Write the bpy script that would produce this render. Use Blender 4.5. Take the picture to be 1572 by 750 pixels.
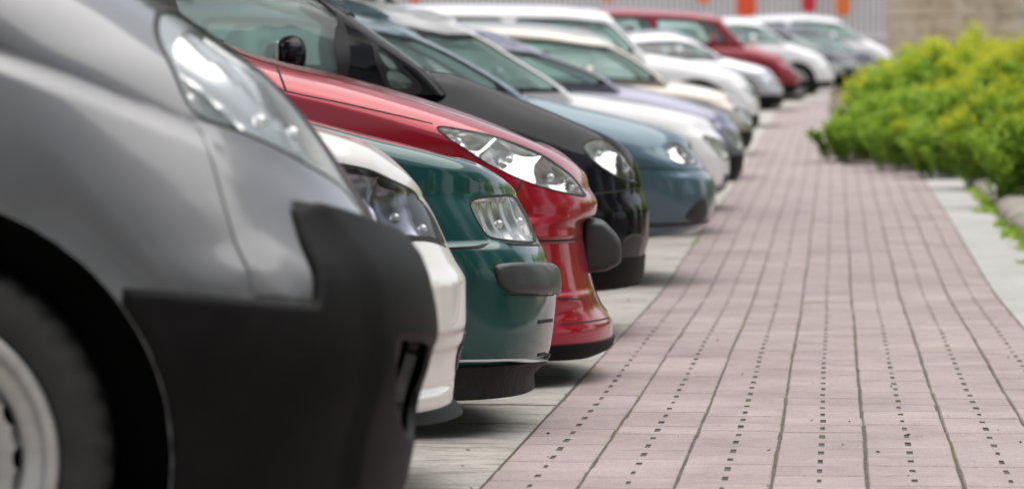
import bpy, bmesh, math, random
import numpy as np
from mathutils import Vector, Matrix
from mathutils.geometry import delaunay_2d_cdt

for o in list(bpy.data.objects):
    bpy.data.objects.remove(o)
scene = bpy.context.scene
COL = scene.collection
R = math.radians
random.seed(4)
rng = np.random.default_rng(7)

# ------------------------------------------------------------------ camera
FPX, CXP, CYP = 6000.0, 786.0, 375.0          # focal length and centre in photo pixels
VX, VY, CAMH = 1282.0, 160.0, 0.95            # where the pavement lines meet; eye height
PITCH = math.atan((CYP*0 + 375.0 - VY)/FPX)
YAW = math.atan((VX-CXP)/FPX*math.cos(PITCH))
cam_d = bpy.data.cameras.new('camera')
cam = bpy.data.objects.new('camera', cam_d); COL.objects.link(cam)
cam.location = (0, 0, CAMH)
cam.rotation_euler = (R(90)-PITCH, 0, YAW)
cam_d.sensor_width = 36.0
cam_d.lens = 36.0*FPX/1572.0
cam_d.clip_start = 0.5; cam_d.clip_end = 2000
cam_d.dof.use_dof = True
cam_d.dof.focus_distance = 11.2
cam_d.dof.aperture_fstop = 4.5
scene.camera = cam

# ------------------------------------------------------------------ sky, sun, exposure
SUN_EL, SUN_AZ = 78.0, 60.0       # azimuth clockwise from +Y
world = bpy.data.worlds.new('World'); scene.world = world; world.use_nodes = True
nt = world.node_tree
bg = nt.nodes['Background']
sky = nt.nodes.new('ShaderNodeTexSky'); sky.sky_type = 'NISHITA'; sky.sun_disc = False
sky.sun_elevation = R(SUN_EL); sky.sun_rotation = R(SUN_AZ)
sky.dust_density = 1.5; sky.air_density = 1.0; sky.ozone_density = 1.0
hs = nt.nodes.new('ShaderNodeHueSaturation'); hs.inputs['Saturation'].default_value = 0.28
nt.links.new(sky.outputs[0], hs.inputs['Color']); nt.links.new(hs.outputs[0], bg.inputs['Color'])
bg.inputs['Strength'].default_value = 0.075
sun_d = bpy.data.lights.new('sun', 'SUN'); sun = bpy.data.objects.new('sun', sun_d); COL.objects.link(sun)
sun_d.energy = 1.5; sun_d.angle = R(85); sun_d.color = (1.0, 0.965, 0.92)
sd = Vector((math.sin(R(SUN_AZ))*math.cos(R(SUN_EL)), math.cos(R(SUN_AZ))*math.cos(R(SUN_EL)), math.sin(R(SUN_EL))))
sun.rotation_euler = (-sd).to_track_quat('-Z', 'Y').to_euler()
scene.view_settings.view_transform = 'Standard'
scene.view_settings.look = 'None'
scene.view_settings.exposure = 1.22
scene.view_settings.gamma = 1.0

# ------------------------------------------------------------------ projection helpers
_R = np.array([math.cos(YAW), math.sin(YAW), 0.0])
_F = np.array([-math.sin(YAW)*math.cos(PITCH), math.cos(YAW)*math.cos(PITCH), -math.sin(PITCH)])
_U = np.array([-math.sin(YAW)*math.sin(PITCH), math.cos(YAW)*math.sin(PITCH), math.cos(PITCH)])
def pix(px, py, Y):
    d = _F*FPX + _R*(px-CXP) + _U*(CYP-py)
    t = Y/d[1]
    return d[0]*t, CAMH + d[2]*t

def pchip(pts):
    pts = sorted(pts)
    x = np.array([p[0] for p in pts], float); y = np.array([p[1] for p in pts], float)
    keep = np.concatenate([[True], np.diff(x) > 1e-6]); x = x[keep]; y = y[keep]
    if len(x) == 1:
        return lambda t: np.full_like(np.asarray(t, float), y[0])
    h = np.diff(x); dl = np.diff(y)/h
    m = np.zeros_like(y); m[0] = dl[0]; m[-1] = dl[-1]
    for i in range(1, len(x)-1):
        if dl[i-1]*dl[i] > 0:
            w1 = 2*h[i]+h[i-1]; w2 = h[i]+2*h[i-1]
            m[i] = (w1+w2)/(w1/dl[i-1]+w2/dl[i])
    def f(t):
        t = np.asarray(t, float); tt = np.clip(t, x[0], x[-1])
        i = np.clip(np.searchsorted(x, tt)-1, 0, len(x)-2)
        u = (tt-x[i])/h[i]
        return (y[i]*(1+2*u)*(1-u)**2 + m[i]*h[i]*u*(1-u)**2 + y[i+1]*u*u*(3-2*u) + m[i+1]*h[i]*u*u*(u-1))
    return f

def sstep(a, b, x):
    t = np.clip((np.asarray(x, float)-a)/(b-a), 0, 1)
    return t*t*(3-2*t)

# terrain: level near the camera, then climbing gently
T = pchip([(-50, 0), (0, 0), (12, 0), (19, 0.0), (22.8, .055), (26.6, .13), (30.4, .19), (34.2, .25), (39, .36), (47.5, .57),
           (55, .74), (62.7, .95), (70.3, 1.07), (78, 1.19), (90, 1.34), (110, 1.4), (400, 1.4)])

# ------------------------------------------------------------------ objects and tags
def tag(o, label=None, cat=None, group=None, kind=None):
    if label: o['label'] = label
    if cat: o['category'] = cat
    if group: o['group'] = group
    if kind: o['kind'] = kind
    return o
def link(name, me, parent=None, loc=None):
    o = bpy.data.objects.new(name, me); COL.objects.link(o)
    if parent: o.parent = parent
    if loc is not None: o.location = loc
    return o
def empty(name, loc=(0, 0, 0), rz=0):
    o = bpy.data.objects.new(name, None); COL.objects.link(o)
    o.empty_display_size = .2; o.location = loc; o.rotation_euler = (0, 0, rz)
    return o
def mk(name, verts, faces, mat, parent=None, smooth=True, normals=None, loc=None):
    me = bpy.data.meshes.new(name)
    me.from_pydata([tuple(map(float, v)) for v in verts], [], [tuple(int(i) for i in f) for f in faces])
    if mat: me.materials.append(mat)
    if smooth: me.polygons.foreach_set('use_smooth', [True]*len(me.polygons))
    me.update()
    if normals is not None:
        me.normals_split_custom_set_from_vertices([tuple(map(float, n)) for n in normals])
    return link(name, me, parent, loc)
def copy_tree(o, parent=None):
    c = o.copy(); COL.objects.link(c); c.parent = parent
    for ch in list(o.children): copy_tree(ch, c)
    return c

# ------------------------------------------------------------------ materials
MATS = {}
def mat(name, color, rough=.5, metal=0., coat=0., vary=0., vscale=6., bump=0., bscale=60., spec=.5, color2=None, coat_rough=.05):
    if name in MATS: return MATS[name]
    m = bpy.data.materials.new(name); m.use_nodes = True; n = m.node_tree; b = n.nodes['Principled BSDF']
    b.inputs['Base Color'].default_value = (*color, 1); b.inputs['Roughness'].default_value = rough
    b.inputs['Metallic'].default_value = metal; b.inputs['Coat Weight'].default_value = coat
    b.inputs['Coat Roughness'].default_value = coat_rough; b.inputs['Specular IOR Level'].default_value = spec
    tc = n.nodes.new('ShaderNodeTexCoord')
    if vary or color2:
        nz = n.nodes.new('ShaderNodeTexNoise'); nz.inputs['Scale'].default_value = vscale; nz.inputs['Detail'].default_value = 8
        nz.inputs['Roughness'].default_value = .65
        n.links.new(tc.outputs['Object'], nz.inputs['Vector'])
        rp = n.nodes.new('ShaderNodeValToRGB'); rp.color_ramp.elements[0].position = .3; rp.color_ramp.elements[1].position = .7
        c2 = color2 or tuple(c*(1-vary) for c in color)
        c1 = color if color2 else tuple(min(1, c*(1+vary)) for c in color)
        rp.color_ramp.elements[0].color = (*c2, 1); rp.color_ramp.elements[1].color = (*c1, 1)
        n.links.new(nz.outputs['Fac'], rp.inputs['Fac']); n.links.new(rp.outputs[0], b.inputs['Base Color'])
    if bump:
        nb = n.nodes.new('ShaderNodeTexNoise'); nb.inputs['Scale'].default_value = bscale; nb.inputs['Detail'].default_value = 4
        n.links.new(tc.outputs['Object'], nb.inputs['Vector'])
        bp = n.nodes.new('ShaderNodeBump'); bp.inputs['Strength'].default_value = bump; bp.inputs['Distance'].default_value = .01
        n.links.new(nb.outputs['Fac'], bp.inputs['Height']); n.links.new(bp.outputs[0], b.inputs['Normal'])
    MATS[name] = m
    return m
def paint(name, color, metal=0., rough=.3, dirt=.12):
    """car paint: base under clear coat, with a thin film of road dirt (noise) in the roughness and colour"""
    if name in MATS: return MATS[name]
    m = mat(name, color, rough, metal, 1.0)
    n = m.node_tree; b = n.nodes['Principled BSDF']; b.inputs['Coat Roughness'].default_value = .06; b.inputs['Specular IOR Level'].default_value = .5*metal
    tc = n.nodes.new('ShaderNodeTexCoord'); nz = n.nodes.new('ShaderNodeTexNoise'); nz.inputs['Scale'].default_value = 5; nz.inputs['Detail'].default_value = 9; nz.inputs['Roughness'].default_value = .7
    n.links.new(tc.outputs['Object'], nz.inputs['Vector'])
    mr = n.nodes.new('ShaderNodeMapRange'); mr.inputs[1].default_value = .35; mr.inputs[2].default_value = .75; mr.inputs[3].default_value = 0; mr.inputs[4].default_value = dirt
    n.links.new(nz.outputs['Fac'], mr.inputs[0])
    mx = n.nodes.new('ShaderNodeMix'); mx.data_type = 'RGBA'
    mx.inputs[6].default_value = (*color, 1); mx.inputs[7].default_value = (.33, .30, .26, 1)
    n.links.new(mr.outputs[0], mx.inputs[0]); n.links.new(mx.outputs[2], b.inputs['Base Color'])
    m2 = n.nodes.new('ShaderNodeMapRange'); m2.inputs[1].default_value = .3; m2.inputs[2].default_value = .8; m2.inputs[3].default_value = .03; m2.inputs[4].default_value = .16
    n.links.new(nz.outputs['Fac'], m2.inputs[0]); n.links.new(m2.outputs[0], b.inputs['Coat Roughness'])
    return m
def glass(name, tint, rough=.0, dust_sheen=0., refl=1.):
    if name in MATS: return MATS[name]
    m = bpy.data.materials.new(name); m.use_nodes = True; n = m.node_tree
    n.nodes.remove(n.nodes['Principled BSDF']); out = n.nodes['Material Output']
    tr = n.nodes.new('ShaderNodeBsdfTransparent'); tr.inputs[0].default_value = (*tint, 1)
    gl = n.nodes.new('ShaderNodeBsdfGlossy'); gl.inputs['Roughness'].default_value = rough; gl.inputs[0].default_value = (1, 1, 1, 1)
    fr = n.nodes.new('ShaderNodeFresnel'); fr.inputs['IOR'].default_value = 1.52
    mx = n.nodes.new('ShaderNodeMixShader')
    ml = n.nodes.new('ShaderNodeMath'); ml.operation = 'MULTIPLY'; ml.inputs[1].default_value = refl; n.links.new(fr.outputs[0], ml.inputs[0])
    n.links.new(ml.outputs[0], mx.inputs[0]); n.links.new(tr.outputs[0], mx.inputs[1]); n.links.new(gl.outputs[0], mx.inputs[2])
    if dust_sheen:  # film of dust that doubles as painted sky sheen, brightening the panes
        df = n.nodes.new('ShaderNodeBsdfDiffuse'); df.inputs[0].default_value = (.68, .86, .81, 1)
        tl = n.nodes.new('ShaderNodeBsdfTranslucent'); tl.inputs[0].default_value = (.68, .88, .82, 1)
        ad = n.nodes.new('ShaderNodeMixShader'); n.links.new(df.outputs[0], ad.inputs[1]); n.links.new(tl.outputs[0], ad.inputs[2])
        m2 = n.nodes.new('ShaderNodeMixShader'); m2.inputs[0].default_value = dust_sheen
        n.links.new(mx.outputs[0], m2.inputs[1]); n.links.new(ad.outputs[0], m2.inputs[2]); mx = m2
    n.links.new(mx.outputs[0], out.inputs['Surface'])
    MATS[name] = m
    return m

M_PLASTIC = mat('black_plastic', (.0062, .0056, .0056), .58, vary=.35, vscale=9, bump=.12, bscale=400, spec=.12)
M_DARK = mat('dark_trim', (.012, .012, .013), .5)
M_SEAM = mat('seam_black', (.006, .006, .006), .7)
M_RUBBER = mat('tyre_rubber', (.028, .027, .026), .75, vary=.3, vscale=20, bump=.2, bscale=150)
M_CHROME = mat('reflector_chrome', (.72, .72, .71), .18, .95)
M_STEEL = mat('wheel_steel', (.50, .49, .48), .38, .8, vary=.18, vscale=14)
M_HUB = mat('hub_silver', (.62, .62, .63), .35, .6)
M_GLASS = glass('window_glass', (.80, .94, .90), dust_sheen=.25)
M_LENS = glass('lamp_lens', (.96, .97, .96), refl=.45)
M_BULB = mat('bulb_cap', (.75, .76, .78), .15, .5, coat=1)
M_AMBER = mat('amber_lamp', (.55, .18, .02), .2, coat=.6)
M_INT = mat('cabin_cloth', (.035, .036, .04), .9, vary=.3, vscale=30)
M_UNDER = mat('underbody', (.012, .012, .012), .9)

# ------------------------------------------------------------------ shells: curved bodies described by profiles
class Shell:
    def __init__(s, tip, tail, W, D, Dr, sh, zb, rz, rw, crown, n=2.4, extra=None, spine=.22, nr=3.0, corner=None):
        s.tipc = pchip(corner) if corner else None
        s.tip, s.tail, s.W = pchip(tip), pchip(tail), pchip(W)
        s.D, s.Dr, s.e, s.er = D, Dr, 2/n, 2/nr
        s.sh, s.zb, s.crown = pchip(sh), pchip(zb), pchip(crown)
        s.rz, s.rw = rz, rw; s.Lq = .8*(rz+rw)
        s.extra = extra; s.spine = spine
        zt = max(p[0] for p in tip)
        s.tr = float(s.tip(zt)); s.tl = float(s.tail(max(p[0] for p in tail)))
        Wm = max(p[1] for p in W)
        s.Lf = .95*math.hypot(Wm, D)+.1; s.Lr = .95*math.hypot(Wm, Dr)+.1
        s.Ls = (s.tr-D)-(s.tl+Dr); s.S = s.Lf+s.Ls+s.Lr
    def plan(s, sa, tip, tail, tipc=None):
        ph = np.clip(sa/s.Lf, 0, 1)*math.pi/2
        if tipc is not None: tip = tipc+(tip-tipc)*np.cos(ph)**1.6
        ph2 = np.clip((s.S-sa)/s.Lr, 0, 1)*math.pi/2
        a = np.clip((sa-s.Lf)/s.Ls, 0, 1)
        xs = (tip-s.D)*(1-a)+(tail+s.Dr)*a
        xf = tip-s.D*(1-np.cos(ph)**s.e); xb = tail+s.Dr*(1-np.cos(ph2)**s.er)
        x = np.where(sa < s.Lf, xf, np.where(sa > s.Lf+s.Ls, xb, xs))
        h = np.where(sa < s.Lf, np.sin(ph)**s.e, np.where(sa > s.Lf+s.Ls, np.sin(ph2)**s.er, 1.0))
        return x, h
    def xref(s, sa):
        return s.plan(np.asarray(sa, float), s.tr, s.tl)[0]
    def qb(s, S_):
        xr = s.xref(np.abs(S_)); return s.zb(xr)-(s.sh(xr)-s.rz)
    def P(s, S_, q):
        S_ = np.asarray(S_, float); q = np.asarray(q, float); sa = np.abs(S_)
        zs = s.sh(s.xref(sa))
        al = np.clip(q/s.Lq, 0, 1)*math.pi/2
        z = np.where(q < 0, zs-s.rz+q, zs-s.rz+s.rz*np.sin(al))
        ins = np.where(q < 0, 0, s.rw*(1-np.cos(al)))
        tip, tail = s.tip(z), s.tail(z)
        x, h = s.plan(sa, tip, tail, s.tipc(z) if s.tipc else None)
        w = s.W(z)-ins
        if s.extra: w = w+s.extra(x, z)
        return np.stack([x, -np.sign(S_)*w*h, z], -1)
    def N(s, S_, q):
        e = 1.5e-3
        a = s.P(S_+e, q)-s.P(S_-e, q); q2 = np.minimum(q+e, s.Lq); b = s.P(S_, q2)-s.P(S_, q2-2*e)
        n = np.cross(b, a); l = np.linalg.norm(n, axis=-1, keepdims=True)
        n = np.where(l > 1e-12, n/np.maximum(l, 1e-12), np.array([0, 0, 1.0]))
        return n
    def inv(s, x, z, near=True):
        """(x,z) seen from the side -> (S,q)"""
        tip, tail = float(s.tip(z)), float(s.tail(z)); tc = float(s.tipc(z)) if s.tipc else tip
        if x > tc-s.D:
            ph = np.linspace(0, math.pi/2, 200)
            xx = tc+(tip-tc)*np.cos(ph)**1.6-s.D*(1-np.cos(ph)**s.e); xx = np.minimum.accumulate(xx)-np.arange(200)*1e-7
            sa = float(np.interp(-x, -xx, ph))/(math.pi/2)*s.Lf
        else:
            a = ((tc-s.D)-x)/((tc-s.D)-(tail+s.Dr)); sa = s.Lf+min(a, 1)*s.Ls
        zs = float(s.sh(s.xref(sa)))
        d = z-(zs-s.rz)
        q = d if d < 0 else math.asin(min(1, d/s.rz))/(math.pi/2)*s.Lq
        return (sa if near else -sa), q

def smooth_poly(p, it=2, closed=True):
    p = [tuple(a) for a in p]
    for _ in range(it):
        out = []
        n = len(p)
        for i in range(n if closed else n-1):
            a, b = p[i], p[(i+1) % n]
            out += [(a[0]*.75+b[0]*.25, a[1]*.75+b[1]*.25), (a[0]*.25+b[0]*.75, a[1]*.25+b[1]*.75)]
        if not closed: out = [p[0]]+out+[p[-1]]
        p = out
    return p
def resample(p, step, closed=True):
    q = list(p)+([p[0]] if closed else [])
    out = []
    for a, b in zip(q[:-1], q[1:]):
        L = math.hypot(b[0]-a[0], b[1]-a[1]); k = max(1, int(math.ceil(L/step)))
        out += [(a[0]+(b[0]-a[0])*i/k, a[1]+(b[1]-a[1])*i/k) for i in range(k)]
    if not closed: out.append(q[-1])
    res = [out[0]]
    for a in out[1:]:
        if math.hypot(a[0]-res[-1][0], a[1]-res[-1][1]) > step*.3: res.append(a)
    return res
np.seterr(divide='ignore', invalid='ignore')
def _chunks(X, Y, n, fn):
    X = np.asarray(X, float); Y = np.asarray(Y, float); shp = X.shape; X = X.ravel(); Y = Y.ravel()
    k = max(1, 400000//max(n, 1))
    return np.concatenate([fn(X[i:i+k, None], Y[i:i+k, None]) for i in range(0, max(len(X), 1), k)]).reshape(shp)
def inside(poly, X, Y):
    p = np.array(poly, float); q = np.roll(p, 1, 0)
    def fn(x, y):
        c = (p[:, 1] > y) != (q[:, 1] > y)
        xi = (q[:, 0]-p[:, 0])*(y-p[:, 1])/(q[:, 1]-p[:, 1])+p[:, 0]
        return ((c & (x < xi)).sum(1) % 2) == 1
    return _chunks(X, Y, len(p), fn)
def pdist(poly, X, Y, closed=True):
    p = np.array(poly, float); q = np.roll(p, -1, 0)
    if not closed: p, q = p[:-1], q[:-1]
    v = q-p; L = (v**2).sum(1)+1e-12
    def fn(x, y):
        t = np.clip(((x-p[:, 0])*v[:, 0]+(y-p[:, 1])*v[:, 1])/L, 0, 1)
        return np.sqrt(((x-p[:, 0]-t*v[:, 0])**2+(y-p[:, 1]-t*v[:, 1])**2).min(1))
    return _chunks(X, Y, len(p), fn)
def cdt(pts, loops, keep):
    """triangulate points with closed constraint loops; keep(x,y)->bool on centroids"""
    verts = [Vector(p) for p in pts]; edges = []
    for lp in loops:
        b = len(verts); verts += [Vector(p) for p in lp]
        edges += [(b+i, b+(i+1) % len(lp)) for i in range(len(lp))]
    v, e, f, *_ = delaunay_2d_cdt(verts, edges, [], 0, 1e-6)
    V = np.array([tuple(a) for a in v]); F = np.array([tuple(a) for a in f if len(a) == 3])
    c = V[F].mean(1)
    F = F[keep(c[:, 0], c[:, 1])]
    used = np.unique(F); mp = -np.ones(len(V), int); mp[used] = np.arange(len(used))
    return V[used], mp[F]
def boundary(F):
    ed = {}
    for f in F:
        for a, b in ((f[0], f[1]), (f[1], f[2]), (f[2], f[0])):
            if (b, a) in ed: del ed[(b, a)]
            else: ed[(a, b)] = 1
    return list(ed.keys())
def orient(P, F, N):
    n = np.cross(P[F[:, 1]]-P[F[:, 0]], P[F[:, 2]]-P[F[:, 0]])
    bad = (n*N[F].mean(1)).sum(1) < 0
    F = F.copy(); F[bad] = F[bad][:, ::-1]
    return F
def rimmed(P, F, N, depth):
    """add an inward rim along every open edge; returns lists"""
    be = boundary([tuple(f) for f in F]); P2 = list(P); F2 = [tuple(f) for f in F]; N2 = list(N)
    for a, b in be:
        i = len(P2)
        e = P[b]-P[a]; fn = np.cross(e, N[a]); l = np.linalg.norm(fn); fn = fn/l if l > 1e-9 else N[a]
        P2 += [P[a], P[b], P[b]-N[b]*depth, P[a]-N[a]*depth]; N2 += [fn]*4
        F2.append((i, i+3, i+2, i+1))
    return np.array(P2), F2, np.array(N2)
def patch(sh, poly, off=.004, pillow=.006, step=.03, holes=(), depth=.012, offfn=None, smooth=2, flat=False, name='patch', m=None, parent=None, round_steps=3):
    poly = resample(smooth_poly(poly, smooth), step*.6)
    holes = [resample(smooth_poly(h, 2), step*.5) for h in holes]
    xs = [p[0] for p in poly]; ys = [p[1] for p in poly]
    gx, gy = np.meshgrid(np.arange(min(xs)+step/2, max(xs), step), np.arange(min(ys)+step/2, max(ys), step))
    gx = gx.ravel(); gy = gy.ravel()
    allb = [poly]+list(holes)
    ins = inside(poly, gx, gy)
    d = np.min([pdist(l, gx, gy) for l in allb], 0)
    for h in holes: ins &= ~inside(h, gx, gy)
    k = ins & (d > max(step*.35, pillow*1.4))
    pts = list(zip(gx[k], gy[k]))
    if pillow > 0:       # rings of points that follow the edge so that it can be rounded
        for l in allb:
            A = np.array(l); tg = np.roll(A, -1, 0)-np.roll(A, 1, 0); tg /= np.linalg.norm(tg, axis=1, keepdims=True)+1e-9
            nr = np.stack([-tg[:, 1], tg[:, 0]], 1)
            for j in range(1, round_steps+1):
                r = pillow*(j/round_steps)**1.5
                C = np.concatenate([A+nr*r, A-nr*r])
                ok = inside(poly, C[:, 0], C[:, 1])
                for h in holes: ok &= ~inside(h, C[:, 0], C[:, 1])
                for q_ in allb: ok &= pdist(q_, C[:, 0], C[:, 1]) > r*.75
                pts += [tuple(a) for a in C[ok]]
    def keep(X, Y):
        q_ = inside(poly, X, Y)
        for h in holes: q_ &= ~inside(h, X, Y)
        return q_
    V, F = cdt(pts, allb, keep)
    N = sh.N(V[:, 0], V[:, 1]); P = sh.P(V[:, 0], V[:, 1])
    o = np.full(len(V), off)
    if offfn: o = o+offfn(V[:, 0], V[:, 1])
    if pillow > 0:
        dd = np.min([pdist(l, V[:, 0], V[:, 1]) for l in allb], 0)
        t = np.clip(dd/pillow, 0, 1); o = o-pillow*.9*(1-np.sqrt(1-(1-t)**2))
    P = P+N*o[:, None]
    F = orient(P, F, N)
    if flat:
        return mk(name, P, F, m, parent, smooth=False)
    # vertex normals of the finished surface
    fn = np.cross(P[F[:, 1]]-P[F[:, 0]], P[F[:, 2]]-P[F[:, 0]]); NN = np.zeros_like(P)
    for i in range(3): np.add.at(NN, F[:, i], fn)
    NN /= np.maximum(np.linalg.norm(NN, axis=1, keepdims=True), 1e-12)
    if depth > 0:
        P, F, NN = rimmed(P, F, NN if pillow > 0 else N, depth)
    return mk(name, P, F, m, parent, normals=NN)
def ribbon(sh, line, width, off, m, parent, name='shut_line'):
    line = resample(smooth_poly(line, 2, False), .015, False)
    L = np.array(line); t = np.gradient(L, axis=0); t /= np.linalg.norm(t, axis=1, keepdims=True)+1e-9
    n2 = np.stack([-t[:, 1], t[:, 0]], 1)*width/2
    rows = []
    for k, oo in ((-1.3, -.004), (-1, off), (1, off), (1.3, -.004)):
        A = L+n2*k; rows.append(sh.P(A[:, 0], A[:, 1])+sh.N(A[:, 0], A[:, 1])*oo)
    n = len(L); V = np.concatenate(rows); F = []
    for r in range(3):
        for i in range(n-1): F.append((r*n+i, r*n+i+1, (r+1)*n+i+1, (r+1)*n+i))
    return mk(name, V, F, m, parent, smooth=False)

def shell_mesh(name, sh, m, parent, holes=(), rim=.02, ds_near=.035, q_rows=14, top_rows=7, far=2.6, hole_step=.02, nosplit=None):
    """side skin of a shell as one mesh, holes cut out cleanly"""
    s = list(np.linspace(-sh.Lf, sh.Lf, int(2*sh.Lf/ds_near)+1))
    x = sh.Lf
    while x < sh.S-.02:
        x += ds_near*(1.3 if x < far else 3.2)
        if x < sh.S-.02: s += [x, -x]
    s += [sh.S, -sh.S]; s = np.array(sorted(s))
    qb = sh.qb(s)
    pts = []
    zs0 = sh.sh(sh.xref(np.abs(s)))-sh.rz; z_lo = float((qb+zs0).min()); dz = float((-qb).max())/q_rows
    for k in range(1, int((zs0.max()-z_lo)/dz)+1):
        q_ = z_lo+k*dz-zs0; ok = (q_ < -.35*dz) & (q_ > qb+.35*dz); ok[0] = ok[-1] = False
        pts += list(zip(s[ok], q_[ok]))
    for k in range(0, top_rows):
        pts += list(zip(s[1:-1], np.full(len(s)-2, sh.Lq*k/top_rows)))
    outer = list(zip(s, qb))+[(s[-1], sh.Lq*k/6) for k in range(0, 6)]+list(zip(s[::-1], np.full(len(s), sh.Lq)))+[(s[0], sh.Lq*(6-k)/6) for k in range(1, 7)]
    o2 = [outer[0]]
    for p in outer[1:]:
        if math.hypot(p[0]-o2[-1][0], p[1]-o2[-1][1]) > 1e-5: o2.append(p)
    holes = [resample(h, hole_step) for h in holes]
    A = np.array(pts); k = np.ones(len(A), bool)
    for h in holes: k &= pdist(h, A[:, 0], A[:, 1]) > hole_step*.45
    A = A[k]
    def keep(X, Y):
        q_ = inside(o2, X, Y)
        for h in holes: q_ &= ~inside(h, X, Y)
        return q_
    V, F = cdt([tuple(a) for a in A], [o2]+holes, keep)
    P = sh.P(V[:, 0], V[:, 1]); N = sh.N(V[:, 0], V[:, 1]); F = orient(P, F, N)
    P, F, N = rimmed(P, F, N, rim)
    return mk(name, P, F, m, parent, normals=N)
def cap_mesh(name, sh, m, parent, x0, x1, rows=12, ds=.05, step_skip=None, expo=2.0):
    """top skin between the two shoulders for x1<=x<=x0"""
    s = np.linspace(0, sh.S, int(sh.S/ds)+1)
    xr = sh.xref(s); k = (xr <= x0+1e-6) & (xr >= x1-1e-6); s = s[k]
    if len(s) < 2: return None
    out = []
    tt = np.linspace(0, 1, rows)
    lo, hi = sh.tl+.25, sh.tr-sh.spine
    def line(sgn):
        E = sh.P(sgn*s, np.full(len(s), sh.Lq)); g = []
        for t in tt:
            xs = np.clip(E[:, 0], lo, hi)
            zc = sh.sh(xs)+sh.crown(xs)
            x = E[:, 0]*(1-t)+xs*t
            z = E[:, 2]+(zc-E[:, 2])*(1-(1-t)**expo)
            g.append(np.stack([x, E[:, 1]*(1-t), z], -1))
        return g
    a = line(1); b = line(-1)
    G = np.array(a+b[::-1][1:])               # rows across, cols along
    du = np.gradient(G, axis=0); dv = np.gradient(G, axis=1)
    N = np.cross(dv, du); l = np.linalg.norm(N, axis=-1, keepdims=True)
    N = np.where(l > 1e-9, N/np.maximum(l, 1e-9), np.array([0, 0, 1.]))
    N = np.where(N[..., 2:3] < 0, -N, N)
    nS = sh.N(s, np.full(len(s), sh.Lq-.002)); N[0] = nS; nS2 = sh.N(-s, np.full(len(s), sh.Lq-.002)); N[-1] = nS2
    r, c, _ = G.shape; F = []
    for i in range(r-1):
        for j in range(c-1): F.append((i*c+j, (i+1)*c+j, (i+1)*c+j+1, i*c+j+1))
    return mk(name, G.reshape(-1, 3), F, m, parent, normals=N.reshape(-1, 3))
def floor_pan(sh, parent, lift=.02):
    s = np.linspace(-sh.S, sh.S, 160)
    E = sh.P(s, sh.qb(s)+lift); E[:, 1] *= .985
    n = len(E); V = list(E)+[(e[0], 0, e[2]) for e in E]
    F = [(i, i+1, n+i+1, n+i) for i in range(n-1)]
    return mk('floor_pan', V, F, M_UNDER, parent, smooth=False)

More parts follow.
